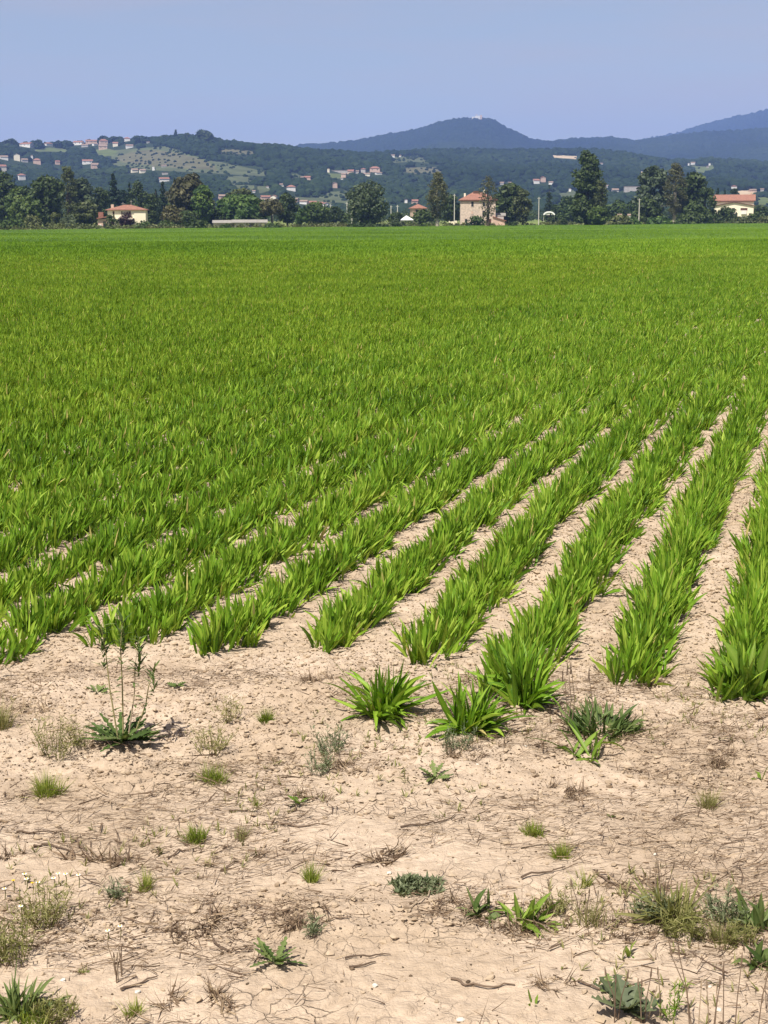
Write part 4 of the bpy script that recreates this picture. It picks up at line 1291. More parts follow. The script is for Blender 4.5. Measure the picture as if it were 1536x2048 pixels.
PATCH = [
    ([(225, 301), (330, 293), (450, 332), (475, 346), (430, 346), (300, 340), (225, 329)], 3),
    ([(320, 318), (430, 322), (560, 350), (520, 352), (400, 345)], 3),  # clearings: outline in picture coordinates, cover colour index
    ([(232, 314), (262, 304), (300, 299), (350, 304), (400, 317), (432, 331), (400, 339), (360, 337), (300, 331), (250, 326), (232, 321)], 1),
    ([(180, 301), (215, 297), (236, 303), (228, 311), (205, 313)], 2),
    ([(72, 299), (100, 295), (136, 299), (136, 304), (100, 303), (72, 303)], 2),
    ([(430, 298), (455, 296), (470, 299), (515, 303), (520, 307), (490, 309), (440, 307)], 1),
    ([(380, 326), (430, 331), (436, 343), (415, 339), (380, 337)], 1),
    ([(440, 354), (490, 351), (512, 363), (505, 379), (480, 377), (455, 363)], 3),
    ([(515, 373), (535, 367), (540, 381), (520, 386)], 3),
    ([(575, 349), (600, 348), (605, 357), (578, 359)], 3),
    ([(650, 346), (690, 348), (685, 357), (652, 356)], 2),
    ([(780, 313), (845, 311), (862, 327), (830, 323), (785, 325)], 3),
    ([(795, 339), (820, 335), (870, 334), (892, 346), (880, 349), (850, 345), (830, 348), (805, 343)], 1),
    ([(1100, 310), (1155, 312), (1158, 319), (1105, 315)], 4),
    ([(1274, 340), (1304, 349), (1300, 354), (1277, 347)], 4),
    ([(1384, 331), (1412, 334), (1428, 329), (1430, 337), (1410, 346), (1390, 343)], 2),
    ([(1510, 396), (1560, 392), (1560, 411), (1512, 409)], 2),
    ([(1110, 390), (1150, 380), (1168, 386), (1160, 402), (1115, 402)], 3),
    ([(640, 386), (700, 381), (722, 396), (690, 406), (640, 401)], 3),
    ([(1475, 382), (1522, 377), (1500, 391), (1470, 393)], 4),
    ([(605, 321), (616, 320), (618, 330), (606, 330)], 2),
    ([(590, 394), (650, 397), (664, 409), (612, 405)], 3),
]


def patch_index(px, py):
    out = np.zeros(px.shape, int)
    for poly, ci in PATCH:
        inside = np.zeros(px.shape, bool)
        n = len(poly)
        for i in range(n):
            x1, y1 = poly[i]; x2, y2 = poly[(i + 1) % n]
            if y1 == y2: continue
            c = ((y1 > py) != (y2 > py)) & (px < (x2 - x1) * (py - y1) / (y2 - y1) + x1)
            inside ^= c
        out[inside] = ci
    return out


m, nt, out = new_mat("hill_ground")
p_ = nt.nodes.new("ShaderNodeBsdfPrincipled"); p_.inputs["Roughness"].default_value = .95; p_.inputs["Specular IOR Level"].default_value = .1
at_ = nt.nodes.new("ShaderNodeAttribute"); at_.attribute_name = "tone"
cc = ramp(nt, at_.outputs["Fac"], [(0, (.022, .035, .013)), (.25, (.112, .108, .060)), (.5, (.10, .125, .045)), (.75, (.085, .10, .05)), (1, (.44, .34, .23))])
nz = ramp(nt, noise(nt, .045, 4), [(.3, (.72, .72, .72)), (.7, (1.15, 1.15, 1.15))])
nt.links.new(mixc(nt, 1.0, cc, nz, 'MULTIPLY'), p_.inputs["Base Color"])
nt.links.new(p_.outputs[0], out.inputs["Surface"])
MAT["hill"] = m

av = np.linspace(-.42, .42, 900)
sv = np.concatenate([np.linspace(-.03, 1.0, 300), np.linspace(1.02, 1.9, 25)])
Sg, Ag = np.meshgrid(sv, av, indexing='ij')
Yg = YA0 + Sg * (dA(Ag) - YA0)
Zg = hillA(Ag, Yg)
PXg, PYg = proj(Ag * Yg, Yg, Zg)
pi_ = patch_index(PXg, PYg)
mb = MB(); mb.add(np.stack([Ag * Yg, Yg, Zg], -1), grid_faces(len(sv), len(av)), (pi_ * .25).ravel())
tag(mb.build("wooded_hills", MAT["hill"], smooth=True), kind="structure")


def onA(px, py):
    """point of the hill's near face seen at a pixel"""
    r = ray(px, py); a = r[0] / r[1]; e = r[2] / r[1]
    yy = np.linspace(YA0, float(dA(np.array(a))), 1500)
    z = hillA(np.full_like(yy, a), yy)
    hit = np.where((z - H) / yy >= e)[0]
    k = hit[0] if len(hit) else len(yy) - 1
    return np.array([a * yy[k], yy[k], z[k]])


# hill houses
HH = []   # (x,y,radius) kept free of trees


def hip_roof(mb, w, dp, z, rise, ov=.5, tone=.5, th=.18, ridge=None):
    x, yq = w / 2 + ov, dp / 2 + ov
    k = ridge if ridge is not None else max(0, x - yq)
    if k > 0:
        v = [(-x, -yq, z), (x, -yq, z), (x, yq, z), (-x, yq, z), (-k, 0, z + rise), (k, 0, z + rise)]
        v += [(-x, -yq, z - th), (x, -yq, z - th), (x, yq, z - th), (-x, yq, z - th)]
        mb.addm(v, [(0, 1, 5, 4), (1, 2, 5), (2, 3, 4, 5), (3, 0, 4), (6, 7, 1, 0), (7, 8, 2, 1), (8, 9, 3, 2), (9, 6, 0, 3), (9, 8, 7, 6)], tone)
    else:
        v = [(-x, -yq, z), (x, -yq, z), (x, yq, z), (-x, yq, z), (0, 0, z + rise)] + [(-x, -yq, z - th), (x, -yq, z - th), (x, yq, z - th), (-x, yq, z - th)]
        mb.addm(v, [(0, 1, 4), (1, 2, 4), (2, 3, 4), (3, 0, 4), (5, 6, 1, 0), (6, 7, 2, 1), (7, 8, 3, 2), (8, 5, 0, 3), (8, 7, 6, 5)], tone)


def gable_walls(mb, w, dp, h, rise, z0=-1.5, along_x=True):
    if along_x:   # ridge along x
        mb.prismx([(-dp / 2, z0), (dp / 2, z0), (dp / 2, h), (0, h + rise), (-dp / 2, h)], -w / 2, w / 2)
    else:
        mb.prism([(-w / 2, z0), (w / 2, z0), (w / 2, h), (0, h + rise), (-w / 2, h)], -dp / 2, dp / 2)


def gable_roof(mb, w, dp, h, rise, ov=.45, th=.22, along_x=True):
    half = (dp if along_x else w) / 2
    sl = rise / half
    e = half + ov
    z_e = h - sl * ov + .03
    pts = [(-e, z_e), (0, h + rise + .03), (e, z_e), (e, z_e + th), (0, h + rise + th + .03), (-e, z_e + th)]
    if along_x: mb.prismx(pts, -w / 2 - ov, w / 2 + ov)
    else: mb.prism(pts, -dp / 2 - ov, dp / 2 + ov)


def hill_house(label, px, py, w, h, wall="white", roof="roof", kind="gable", name="hill_house", group="houses scattered on the wooded hills", yaw=None, cat="house"):
    p = onA(px, py)
    D = p[1]
    W, Hh = max(3, w * .9 * D / F), h * .92 * D / F
    rise = min(Hh * .34, W * .22) if kind != "tower" else 0
    eav = max(1.5, Hh - rise)
    dp = min(max(6.5, W * .6), 12.0) if W > 6 else W
    root = tag(empty(name, p, -math.atan2(p[0], p[1]) + (rng.normal(0, .25) if yaw is None else yaw)), label, cat, group)
    b1, b2 = MB(), MB()
    if kind == "gable":
        gable_walls(b1, W, dp, eav, rise, -4); gable_roof(b2, W, dp, eav, rise)
    elif kind == "front":
        gable_walls(b1, W, dp, eav, rise, -4, False); gable_roof(b2, W, dp, eav, rise, along_x=False)
    elif kind == "hip":
        b1.box(-W / 2, W / 2, -dp / 2, dp / 2, -4, eav); hip_roof(b2, W, dp, eav + .2, rise)
    elif kind == "tower":
        b1.box(-W / 2, W / 2, -W / 2, W / 2, -4, Hh * .9); hip_roof(b2, W, W, Hh * .9 + .2, Hh * .12, .3)
    else:  # terrace wall / flat
        b1.box(-W / 2, W / 2, -3, 3, -4, Hh); b2.box(-W / 2 - .2, W / 2 + .2, -3.2, 3.2, Hh + .003, Hh + .45)
    b1.build("wall", MAT[wall], root)
    b2.build("roof", MAT[roof], root)
    if W > 14 and kind != "flat":   # the larger ones show windows
        nwin = int(W // 6)
        for i in range(nwin):
            bw = MB(); xx = -W / 2 + (i + .5) * W / nwin
            zz = eav * .45
            bw.box(xx - .6, xx + .6, -dp / 2 - .03, -dp / 2 + .1, zz, zz + 1.6)
            bw.build("window", MAT["glassdark"], root)
    HH.append((p[0], p[1], W * .5 + 6))
    return root


HL = [
    ("long white ridge house left of the dark round tree", 54, 294, 30, 9, "white", "roof", "gable"),
    ("white ridge house between the two dark round trees", 97, 291, 16, 7, "white", "roof", "hip"),
    ("bright white gabled house at the left end of the ridge village", 157, 287, 20, 8, "white", "roof", "gable"),
    ("long dark red-roofed house in the middle of the ridge village", 183, 286, 24, 8, "pinkwall", "roof", "gable"),
    ("small beige house below the bright gabled ridge house", 170, 294, 14, 6, "greywall", "roofpale", "gable"),
    ("pale low house under the long red-roofed ridge house", 190, 291, 10, 5, "white", "roofpale", "gable"),
    ("pink house with red roof under the ridge pines", 207, 289, 17, 11, "pinkwall", "roof", "hip"),
    ("peach house below the pink one at the green meadow", 206, 299, 18, 10, "pinkwall", "roofpale", "gable"),
    ("bright cream house right of the ridge pines", 231, 293, 11, 9, "creamlight", "roof", "gable"),
    ("small pale house beside the ridge pines", 224, 286, 6, 5, "white", "roof", "gable"),
    ("white red-roofed house on the skyline between pines", 254, 282, 13, 8, "white", "roof", "hip"),
    ("tiny white house among the dark ridge pines", 277, 284, 5, 5, "white", "roofpale", "gable"),
    ("white house with grey roof below the skyline house", 259, 296, 15, 7, "white", "roofpale", "gable"),
    ("tiny pale house at the right end of the ridge pines", 296, 286, 6, 3, "white", "roofpale", "gable"),
    ("white house at the left border below the ridge", 8, 319, 16, 8, "white", "roofpale", "gable"),
    ("tall cream house left of a slim white tower", 34, 321, 13, 14, "creamlight", "roofpale", "front"),
    ("low annex right of the tall cream house", 49, 324, 13, 7, "greywall", "roofpale", "gable"),
    ("slim white tower beside a red-roofed house", 64, 320, 4, 10, "white", "roofpale", "tower"),
    ("pink red-roofed house right of the slim white tower", 74, 328, 16, 11, "pinkwall", "roof", "hip"),
    ("small pinkish house alone in the woods, left slope", 115, 329, 9, 8, "pinkwall", "roof", "gable"),
    ("cream house at the left border lower down", 5, 344, 15, 15, "creamlight", "roof", "gable"),
    ("white house above the left-hand trees", 43, 360, 15, 13, "white", "roof", "hip"),
    ("long white house on the slope above the olive poplar", 175, 328, 22, 9, "white", "roof", "gable"),
    ("pinkish brick house right below the long white one", 190, 337, 16, 11, "pinkwall", "roofpale", "gable"),
    ("small white shed below the pinkish brick house", 194, 342, 10, 5, "white", "roofpale", "gable"),
    ("cream house seen through the gap between left trees", 21, 386, 10, 9, "creamlight", "roof", "hip"),
    ("left one of two beige houses below the terraced slope", 269, 345, 13, 8, "creamlight", "roofpale", "gable"),
    ("right one of two beige houses below the terraced slope", 285, 346, 12, 8, "creamlight", "roofpale", "gable"),
    ("slim white building right of the two beige houses", 307, 341, 4, 9, "white", "roofpale", "tower"),
    ("small pale house under the terraced slope's right end", 328, 334, 11, 4, "greywall", "roofpale", "gable"),
    ("white house with dark red roof above the conifers", 328, 363, 21, 8, "white", "roof", "gable"),
    ("low pale wall building above the dark-roofed white house", 330, 349, 13, 3, "greywall", "roofpale", "flat"),
    ("pinkish house right of the large brownish tree", 444, 398, 14, 9, "pinkwall", "roofpale", "gable"),
    ("small white house below its pinkish neighbour", 462, 404, 6, 7, "white", "roofpale", "front"),
    ("white house in the olive clearing above the bright tree", 488, 383, 11, 5, "white", "roofpale", "gable"),
    ("small pale house right of the olive clearing", 508, 385, 6, 4, "white", "roofpale", "gable"),
    ("white speck house at the small round clearing", 535, 376, 4, 4, "white", "roofpale", "hip"),
    ("white left wing of the large hillside villa", 564, 373, 10, 6, "white", "roofpale", "gable"),
    ("large white hillside villa with red-brown roof", 582, 381, 18, 11, "white", "roof", "hip"),
    ("long pinkish building above the flat-topped tree", 531, 399, 20, 8, "pinkwall", "roof", "gable"),
    ("tall cream house at the right of the long pinkish building", 548, 402, 12, 12, "creamlight", "roof", "front"),
    ("small cream house left under the long pinkish building", 514, 404, 9, 6, "creamlight", "roofpale", "gable"),
    ("white house at the left of the middle slope hamlet", 606, 358, 10, 5, "white", "roofpale", "gable"),
    ("pink house in the middle slope hamlet", 615, 360, 13, 8, "pinkwall", "roof", "gable"),
    ("small pale house low in the middle slope hamlet", 618, 364, 8, 5, "greywall", "roofpale", "gable"),
    ("beige house at the left end of the valley town row", 590, 403, 14, 7, "pinkwall", "roofpale", "gable"),
    ("pale house second in the valley town row", 608, 408, 16, 8, "white", "roofpale", "gable"),
    ("pinkish long house in the middle of the valley town row", 625, 410, 16, 8, "pinkwall", "roof", "gable"),
    ("pale house near the right end of the valley town row", 640, 411, 14, 7, "white", "roof", "gable"),
    ("bright white house at the right end of the valley town row", 652, 413, 10, 8, "white", "roof", "front"),
    ("slim pale tower at the left end of the stone terrace", 657, 345, 4, 8, "creamlight", "roofpale", "tower"),
    ("long stone terrace wall on the middle slope", 682, 346, 40, 5, "greywall", "roofpale", "flat"),
    ("small salmon house below the stone terrace", 688, 355, 10, 9, "pinkwall", "roofpale", "gable"),
    ("tall salmon house at the right end of the stone terrace", 702, 353, 13, 14, "pinkwall", "roof", "gable"),
    ("grey house right of the tall salmon one", 714, 347, 8, 6, "greywall", "roofpale", "gable"),
    ("small pale house left of the big pink villa", 727, 345, 10, 9, "greywall", "roof", "hip"),
    ("big pink villa at the right of the middle slope village", 750, 344, 22, 11, "pinkwall", "roof", "hip"),
    ("long pale house below the big pink villa", 757, 349, 13, 5, "white", "roofpale", "gable"),
    ("low beige house between terrace and big pink villa", 733, 352, 16, 6, "creamlight", "roofpale", "gable"),
    ("tiny white hut below the salmon houses", 684, 359, 4, 4, "white", "roofpale", "gable"),
    ("pinkish tower house alone left of the willow", 670, 376, 9, 12, "pinkwall", "roofpale", "front"),
    ("white house beside a cypress on the low middle ridge", 785, 315, 9, 6, "white", "roofpale", "gable"),
    ("tiny pale house right of the ridge cypress", 800, 314, 5, 4, "white", "roofpale", "gable"),
    ("white town house above the red-roofed house, left", 812, 406, 5, 8, "white", "roof", "front"),
    ("pinkish town house above the red-roofed house", 832, 408, 18, 9, "pinkwall", "roof", "gable"),
    ("pale small house at the left of the two above the dark tree", 1004, 369, 8, 5, "greywall", "roofpale", "gable"),
    ("pale small house at the right of the two above the dark tree", 1020, 368, 8, 4, "greywall", "roofpale", "gable"),
    ("white house at the left of the isolated hillside group", 1072, 367, 13, 9, "white", "roof", "gable"),
    ("pinkish house in the middle of the isolated hillside group", 1086, 364, 10, 11, "pinkwall", "roof", "front"),
    ("small pale house right of the isolated hillside group", 1102, 369, 9, 6, "white", "roofpale", "gable"),
    ("tiny white tower left of the very tall poplar", 1140, 383, 3, 6, "white", "roofpale", "tower"),
    ("white speck house right of the very tall poplar's top", 1203, 329, 6, 3, "white", "roofpale", "gable"),
    ("pale house just right of the very tall poplar", 1215, 375, 8, 5, "white", "roofpale", "gable"),
    ("grey stepped house low right of the very tall poplar", 1230, 385, 14, 8, "greywall", "roofpale", "gable"),
    ("long grey apartment terrace left of the big tree clump", 1264, 384, 34, 11, "greywall", "roofpale", "flat"),
    ("white speck tower at the left of the far meadow", 1377, 331, 3, 5, "white", "roofpale", "tower"),
    ("bright white farmhouse on the far meadow", 1386, 329, 9, 5, "white", "roofpale", "gable"),
    ("small white house at the right of the far meadow", 1419, 331, 4, 5, "white", "roofpale", "tower"),
    ("tiny pale hut below the right meadow house", 1415, 336, 4, 4, "greywall", "roofpale", "gable"),
    ("white red-roofed house above the cream house's roof", 1468, 377, 12, 6, "white", "roof", "hip"),
    ("pinkish house on the tan field right of it", 1505, 384, 14, 6, "pinkwall", "roofpale", "gable"),
    ("small grey house at the right end of the tan field", 1524, 383, 7, 6, "greywall", "roofpale", "gable"),
]
for l in HL:
    hill_house(*l)

# skyline and hillside trees that can be told apart
GTH = "single trees standing out on the hills"
HT = [
    ("leafy_tree", "wide dark tree cluster crown at the ridge's left end", 20, 295, 278, 30, "round", "conifer"),
    ("leafy_tree", "dark round tree right of the long white ridge house", 78, 298, 280, 18, "round", "conifer"),
    ("leafy_tree", "second dark round tree right of the white ridge house", 117, 296, 282, 17, "round", "conifer"),
    ("leafy_tree", "small round tree left of the ridge village", 134, 291, 281, 12, "round", "dark"),
    ("pine_tree", "flat-crowned pine at the left of the ridge pines", 207, 286, 273, 20, "flat", "conifer"),
    ("pine_tree", "flat-crowned pine at the right of the ridge pines", 228, 286, 274, 18, "flat", "conifer"),
    ("pine_tree", "dark pine left of the skyline house", 244, 286, 276, 9, "round", "conifer"),
    ("pine_tree", "wide dark pine right of the skyline house", 276, 286, 272, 22, "round", "conifer"),
    ("pine_tree", "dark pine at the end of the ridge group", 292, 286, 274, 18, "round", "conifer"),
    ("leafy_tree", "low dark tree on the skyline left of the pointed cypress", 330, 283, 270, 20, "round", "dark"),
    ("cypress_tree", "pointed cypress spiking above the skyline", 352, 280, 258, 9, "cypress", "conifer"),
    ("leafy_tree", "low tree between the pointed cypress and the domed tree", 375, 281, 266, 16, "round", "dark"),
    ("leafy_tree", "large dome-shaped tree on the highest point of the ridge", 408, 284, 261, 38, "round", "dark"),
    ("leafy_tree", "small tree right of the dome-shaped one", 440, 288, 279, 18, "round", "dark"),
    ("leafy_tree", "rounded skyline tree near the ridge's right end", 531, 299, 286, 18, "round", "dark"),
    ("leafy_tree", "last rounded skyline tree where the ridge dips", 568, 301, 291, 18, "round", "dark"),
    ("cypress_tree", "dark cypress beside the white house on the low middle ridge", 796, 315, 301, 5, "cypress", "conifer"),
    ("cypress_tree", "thin dark tree standing on the tan field, centre", 868, 345, 336, 6, "cypress", "conifer"),
]
for name, lab, px, by, top, w, form, mt in HT:
    p = onA(px, by)
    x, zt = XZ(px, top, p[1])
    make_tree(name, lab, GTH, p, max(4, zt - p[2]), w * p[1] / F / 2, form, TM[mt], nleaf=700, size=max(.9, .10 * w * p[1] / F), n_cl=30, trunk_h=.6)

# forest cover of the near hills
n = 30000
a = U_(-.40, .40, n)
Dn = dA(a)
yv = np.sqrt(U_(YA0 ** 2, (Dn * 1.08) ** 2, n))
z = hillA(a, yv)
x = a * yv
px, py = proj(x, yv, z)
pi2 = np.zeros(n, int)
for up_ in (0., 4., 8.):
    pz = patch_index(*proj(x, yv, z + up_))
    pi2 = np.where(pz > 0, pz, pi2)
# houses keep their front open
open_ = np.zeros(n, bool)
for hx, hy, hr in HH:
    dx = x - hx * yv / hy
    open_ |= (np.abs(dx) < hr * .95) & (yv < hy + 6) & (yv > hy - 120)
thin = np.where(pi2 == 0, 1.0, np.where(pi2 == 3, .34, np.where(pi2 == 1, .20, .03)))
vil = fbm(x * .006, yv * .006, 331, 2)
keep = (rng.random(n) < thin * np.where(vil > .66, .55, 1)) & ~open_
x, yv, z, a, pi2 = x[keep], yv[keep], z[keep], a[keep], pi2[keep]
n = len(x)
r = U_(3.6, 7.2, n) * np.where(pi2 > 0, .36, 1) * (.8 + .5 * fbm(x * .01, yv * .01, 341, 2))
tone = clip01(.30 + .7 * (fbm(x * .006, yv * .004, 351, 3) - .35) + rng.normal(0, .14, n))
mb = MB()
blobs(mb, np.stack([x, yv, z + r * .35], -1), r, .85, .13, tone, 1)
tag(mb.build("hill_forest", MAT["forest"], smooth=False), "dense dark green forest covering the near hills", "forest", kind="stuff")


# the higher ranges behind
def range_mesh(name, rid, D, y0, amax0, amax1, lump, seed, cols=1100, rows=150):
    av = np.linspace(amax0, amax1, cols)
    sv = np.concatenate([np.linspace(0, 1, rows), np.linspace(1.01, 1.5, 14)])
    Sg, Ag = np.meshgrid(sv, av, indexing='ij')
    Yg = y0 + Sg * (D - y0)
    x = Ag * Yg
    up = np.clip(Sg, 0, 1)
    top = H + rid(Ag) * D
    Zg = np.where(Sg <= 1, top * (up ** 1.1), top * (1 - .5 * (Sg - 1)))
    Zg = Zg + (fbm(x * .0022, Yg * .0012, seed, 3) - .5) * .35 * top * np.sin(np.pi * up)
    Zg = Zg + lump * (vnoise(x / 11, Yg / 13, seed + 9) - .3) + lump * .6 * (vnoise(x / 5, Yg / 29, seed + 10) - .5)
    tone = clip01(.35 + .9 * (fbm(x * .003, Yg * .002, seed + 20, 3) - .4) + .5 * (vnoise(x / 11, Yg / 13, seed + 9) - .5))
    mb = MB(); mb.add(np.stack([x, Yg, Zg], -1), grid_faces(len(sv), len(av)), tone.ravel())
    return tag(mb.build(name, MAT["hillwood"], smooth=False), kind="structure")


range_mesh("castle_hill", RID_B, 6000., 3700., -.40, .40, 9, 401)
range_mesh("far_mountain", RID_C, 9000., 6600., .05, .40, 14, 501, 700, 120)

# hilltop castle: on the summit of the blue hill
pxc, pyc = 953, 240
x0, z0 = XZ(pxc, pyc, 5950)
root = tag(empty("hilltop_castle", (x0, 5950, z0)), "pale ruined castle on the summit of the blue hill", "castle")
b1 = MB(); b1.box(-17, 14, -8, 8, -16, 12); b1.box(-6, 12, -9, -8.005, -16, 15); b1.build("keep_wall", MAT["white"], root)
b1 = MB(); b1.box(14.005, 21, -6, 6, -16, 18); hip_roof(b1, 7, 12, 18.2, 2); b1.build("tower", MAT["pinkwall"], root)
for v in range(3):
    b1.V[-1]
b1 = MB(); b1.box(-42, -17.005, -5, 5, -18, 4); b1.build("curtain_wall", MAT["greywall"], root)


# ------------------------------------------------------------------ farm buildings of the plain
def site(px, d, name, label, cat, group=None, yaw=0.0):
    x, _ = XZ(px, 440, d)
    return tag(empty(name, (x, d, float(gz(x, d))), -math.atan2(x, d) + yaw), label, cat, group)


def win(root, x, z, w, h, y, mat="glassdark", name="window", frame=None):
    b = MB(); b.box(x - w / 2, x + w / 2, y - .04, y + .12, z, z + h)
    o = b.build(name, MAT[mat], root)
    if frame:
        b = MB(); b.box(x - w / 2 - .12, x + w / 2 + .12, y - .09, y + .05, z - .14, z - .01)
        b.build("sill", MAT[frame], o)
    return o


# cream villa at the left: px 218-293, eaves py ~415, ridge ~407, foot ~449
d = 452.; m = d / F
root = site(256, d, "cream_villa", "cream two-storey villa with hipped terracotta roof behind a plum tree", "house", yaw=-.08)
W, Hh, Dp = 73 * m, 33.5 * m, 9.0
b = MB(); b.box(-W / 2, W / 2, -Dp / 2, Dp / 2, -.5, Hh); b.build("wall", MAT["cream"], root)
b = MB(); hip_roof(b, W, Dp, Hh + .22, 9.5 * m, .55, th=.22); rf = b.build("roof", MAT["roof"], root)
b = MB(); b.box(-W / 2 + .8, -W / 2 + 1.6, -1.5, -.8, Hh + .2, Hh + 1.75); b.build("chimney", MAT["pinkwall"], rf)
b = MB(); b.tube([(1.1, 0, Hh + 1.2), (1.1, 0, Hh + 3.0)], .05, 6); b.box(.75, 1.45, -.03, .03, Hh + 2.6, Hh + 2.66); b.build("aerial", MAT["concrete"], rf)
b = MB(); b.tube([(-1.3, 0, Hh + 1.2), (-1.3, 0, Hh + 2.4)], .04, 6); b.box(-1.9, -.7, -.03, .03, Hh + 1.9, Hh + 1.95); b.build("aerial", MAT["concrete"], rf)
for xx, ww in ((-3.75, .5), (-1.35, .28), (.95, .6)):
    win(root, xx, Hh - 1.9, ww, 1.65, -Dp / 2, "shutter")
b = MB(); b.box(W / 2 - 3.35, W / 2 + .02, -Dp / 2 - .16, -Dp / 2 - .003, -.4, Hh - .75); b.build("projecting_wall", MAT["cream"], root)
b = MB(); b.box(-W / 2, W / 2 - 3.3, -Dp / 2 - 1.1, -Dp / 2 - .005, 2.5, 2.72); b.build("balcony", MAT["creamlight"], root)
for xx in (-4.1, .9, 2.6):
    win(root, xx, .1, .9, 2.0, -Dp / 2, "shutter", "door")
b = MB(); b.box(-W / 2 - 2.9, -W / 2 - .005, -Dp / 2 + .3, Dp / 2 - 2, -.5, 2.6); b.build("porch_wall", MAT["pinkwall"], root)
b = MB(); b.prism([(-W / 2 - 3.2, 2.6), (-W / 2 - .01, 3.1), (-W / 2 - .01, 3.4), (-W / 2 - 3.2, 2.9)], -Dp / 2 - .3, Dp / 2 - 1.7); b.build("porch_roof", MAT["roof"], root)
b = MB(); b.box(-W / 2 - 3.0, -W / 2 - 1.6, -1, 1, 3.0, 4.6); b.build("dovecote", MAT["roof"], root)
win(root, -W / 2 - 1.0, 0, .8, 1.9, -Dp / 2 + .3, "glassdark", "door")
b = MB(); b.box(-W / 2 - 2.6, -W / 2 - 1.9, -Dp / 2 - .2, -Dp / 2 + .25, -.3, 1.0); b.build("gate_pillar", MAT["white"], root)

# low barn
d = 470.; m = d / F
root = site(480, d, "low_barn", "long low barn with pale grey-brown sheet roof", "barn")
W = 104 * m
b = MB(); b.box(-W / 2, W / 2, -3, 3, -.4, 1.25); b.build("wall", MAT["greywall"], root)
b = MB(); b.prismx([(-3.5, 1.22), (0, 2.0), (3.5, 1.22), (3.5, 1.36), (0, 2.14), (-3.5, 1.36)], -W / 2 - .3, -W * .16); b.build("roof", MAT["roofgrey"], root)
b = MB(); b.prismx([(-3.5, 1.28), (0, 2.12), (3.5, 1.28), (3.5, 1.42), (0, 2.26), (-3.5, 1.42)], -W * .16 + .01, W / 2 + .3); b.build("roof", MAT["roofgrey"], root)
for xx in (-2.5, 3.5):
    win(root, xx, .0, 1.6, 1.1, -3.0, "glassdark", "door")

# white tent
d = 500.; m = d / F
root = site(814, d, "white_tent", "white peaked tent roof among dark bushes", "tent")
b = MB(); w_ = 25 * m / 2
b.addm([(-w_, -1.9, 2.0), (w_, -1.9, 2.0), (w_, 1.9, 2.0), (-w_, 1.9, 2.0), (-.2, 0, 3.35), (-w_, -1.9, 1.8), (w_, -1.9, 1.8), (w_, 1.9, 1.8), (-w_, 1.9, 1.8)],
       [(0, 1, 4), (1, 2, 4), (2, 3, 4), (3, 0, 4), (5, 6, 1, 0), (6, 7, 2, 1), (7, 8, 3, 2), (8, 5, 0, 3)])
b.build("tent_roof", MAT["whitepvc"], root)
for sx in (-1, 1):
    for sy in (-1, 1):
        b = MB(); b.tube([(sx * (w_ - .1), sy * 1.8, -.2), (sx * (w_ - .1), sy * 1.8, 1.85)], .05, 6); b.build("leg", MAT["concrete"], root)

# red-roofed house left of the sparse poplar
d = 590.; m = d / F
root = site(836, d, "red_roofed_house", "pink-walled house with bright red hip roof left of the sparse poplar", "house", yaw=.15)
W, Hh, Dp = 27 * m, 30 * m, 6.0
b = MB(); b.box(-W / 2, W / 2, -Dp / 2, Dp / 2, -.5, Hh); b.build("wall", MAT["pinkwall"], root)
b = MB(); hip_roof(b, W, Dp, Hh + .2, 8 * m, .5, th=.25); b.build("roof", MAT["roof"], root)
win(root, -1.0, Hh - 1.5, .8, 1.1, -Dp / 2); win(root, 1.2, Hh - 1.5, .8, 1.1, -Dp / 2)

# stone farmhouse
d = 512.; m = d / F
root = site(955, d, "stone_farmhouse", "tall three-storey pink stone farmhouse with red hip roof", "house", yaw=.03)
zb = root.location.z
W = 68 * m
_, ze = XZ(955, 401, d); _, zr = XZ(955, 386, d)
Hh, Dp = ze - zb, 9.0
b = MB(); b.box(-W / 2, W / 2, -Dp / 2, Dp / 2, -.5, Hh); b.build("wall", MAT["stone"], root)
b = MB(); hip_roof(b, W, Dp, Hh + .25, zr - ze, .55, th=.3, ridge=1.6); rf = b.build("roof", MAT["roof"], root)
b = MB(); b.box(-W / 2, W / 2, -Dp / 2 - .35, -Dp / 2 - .003, Hh - .28, Hh - .06); b.build("eave", MAT["eave"], root)
for xx, zz, hh in ((-4.3, Hh + .9, 1.5), (2.1, Hh + 2.0, 1.6)):
    b = MB(); b.box(xx - .3, xx + .3, -.6, 0, zz - .6, zz + hh); b.build("chimney", MAT["creamlight"], rf)
b = MB(); b.box(-1.5, .5, -.9, .9, Hh + 1.7, Hh + 3.1); b.build("dormer", MAT["eave"], rf)
for xx, zz, ww, hh, nm in ((-1.85, Hh - 2.0, .75, 1.5, "glassdark"), (1.95, Hh - 1.9, .75, 1.3, "glassdark"), (-1.9, Hh - 4.5, .7, .9, "pinkwall"), (1.95, Hh - 5.1, .95, 1.7, "glassdark"), (-3.9, .9, .8, 1.2, "glassdark")):
    win(root, xx, zz, ww, hh, -Dp / 2, nm, "window", "greywall")
win(root, 3.9, 0, 1.0, 2.1, -Dp / 2, "shutter", "door")

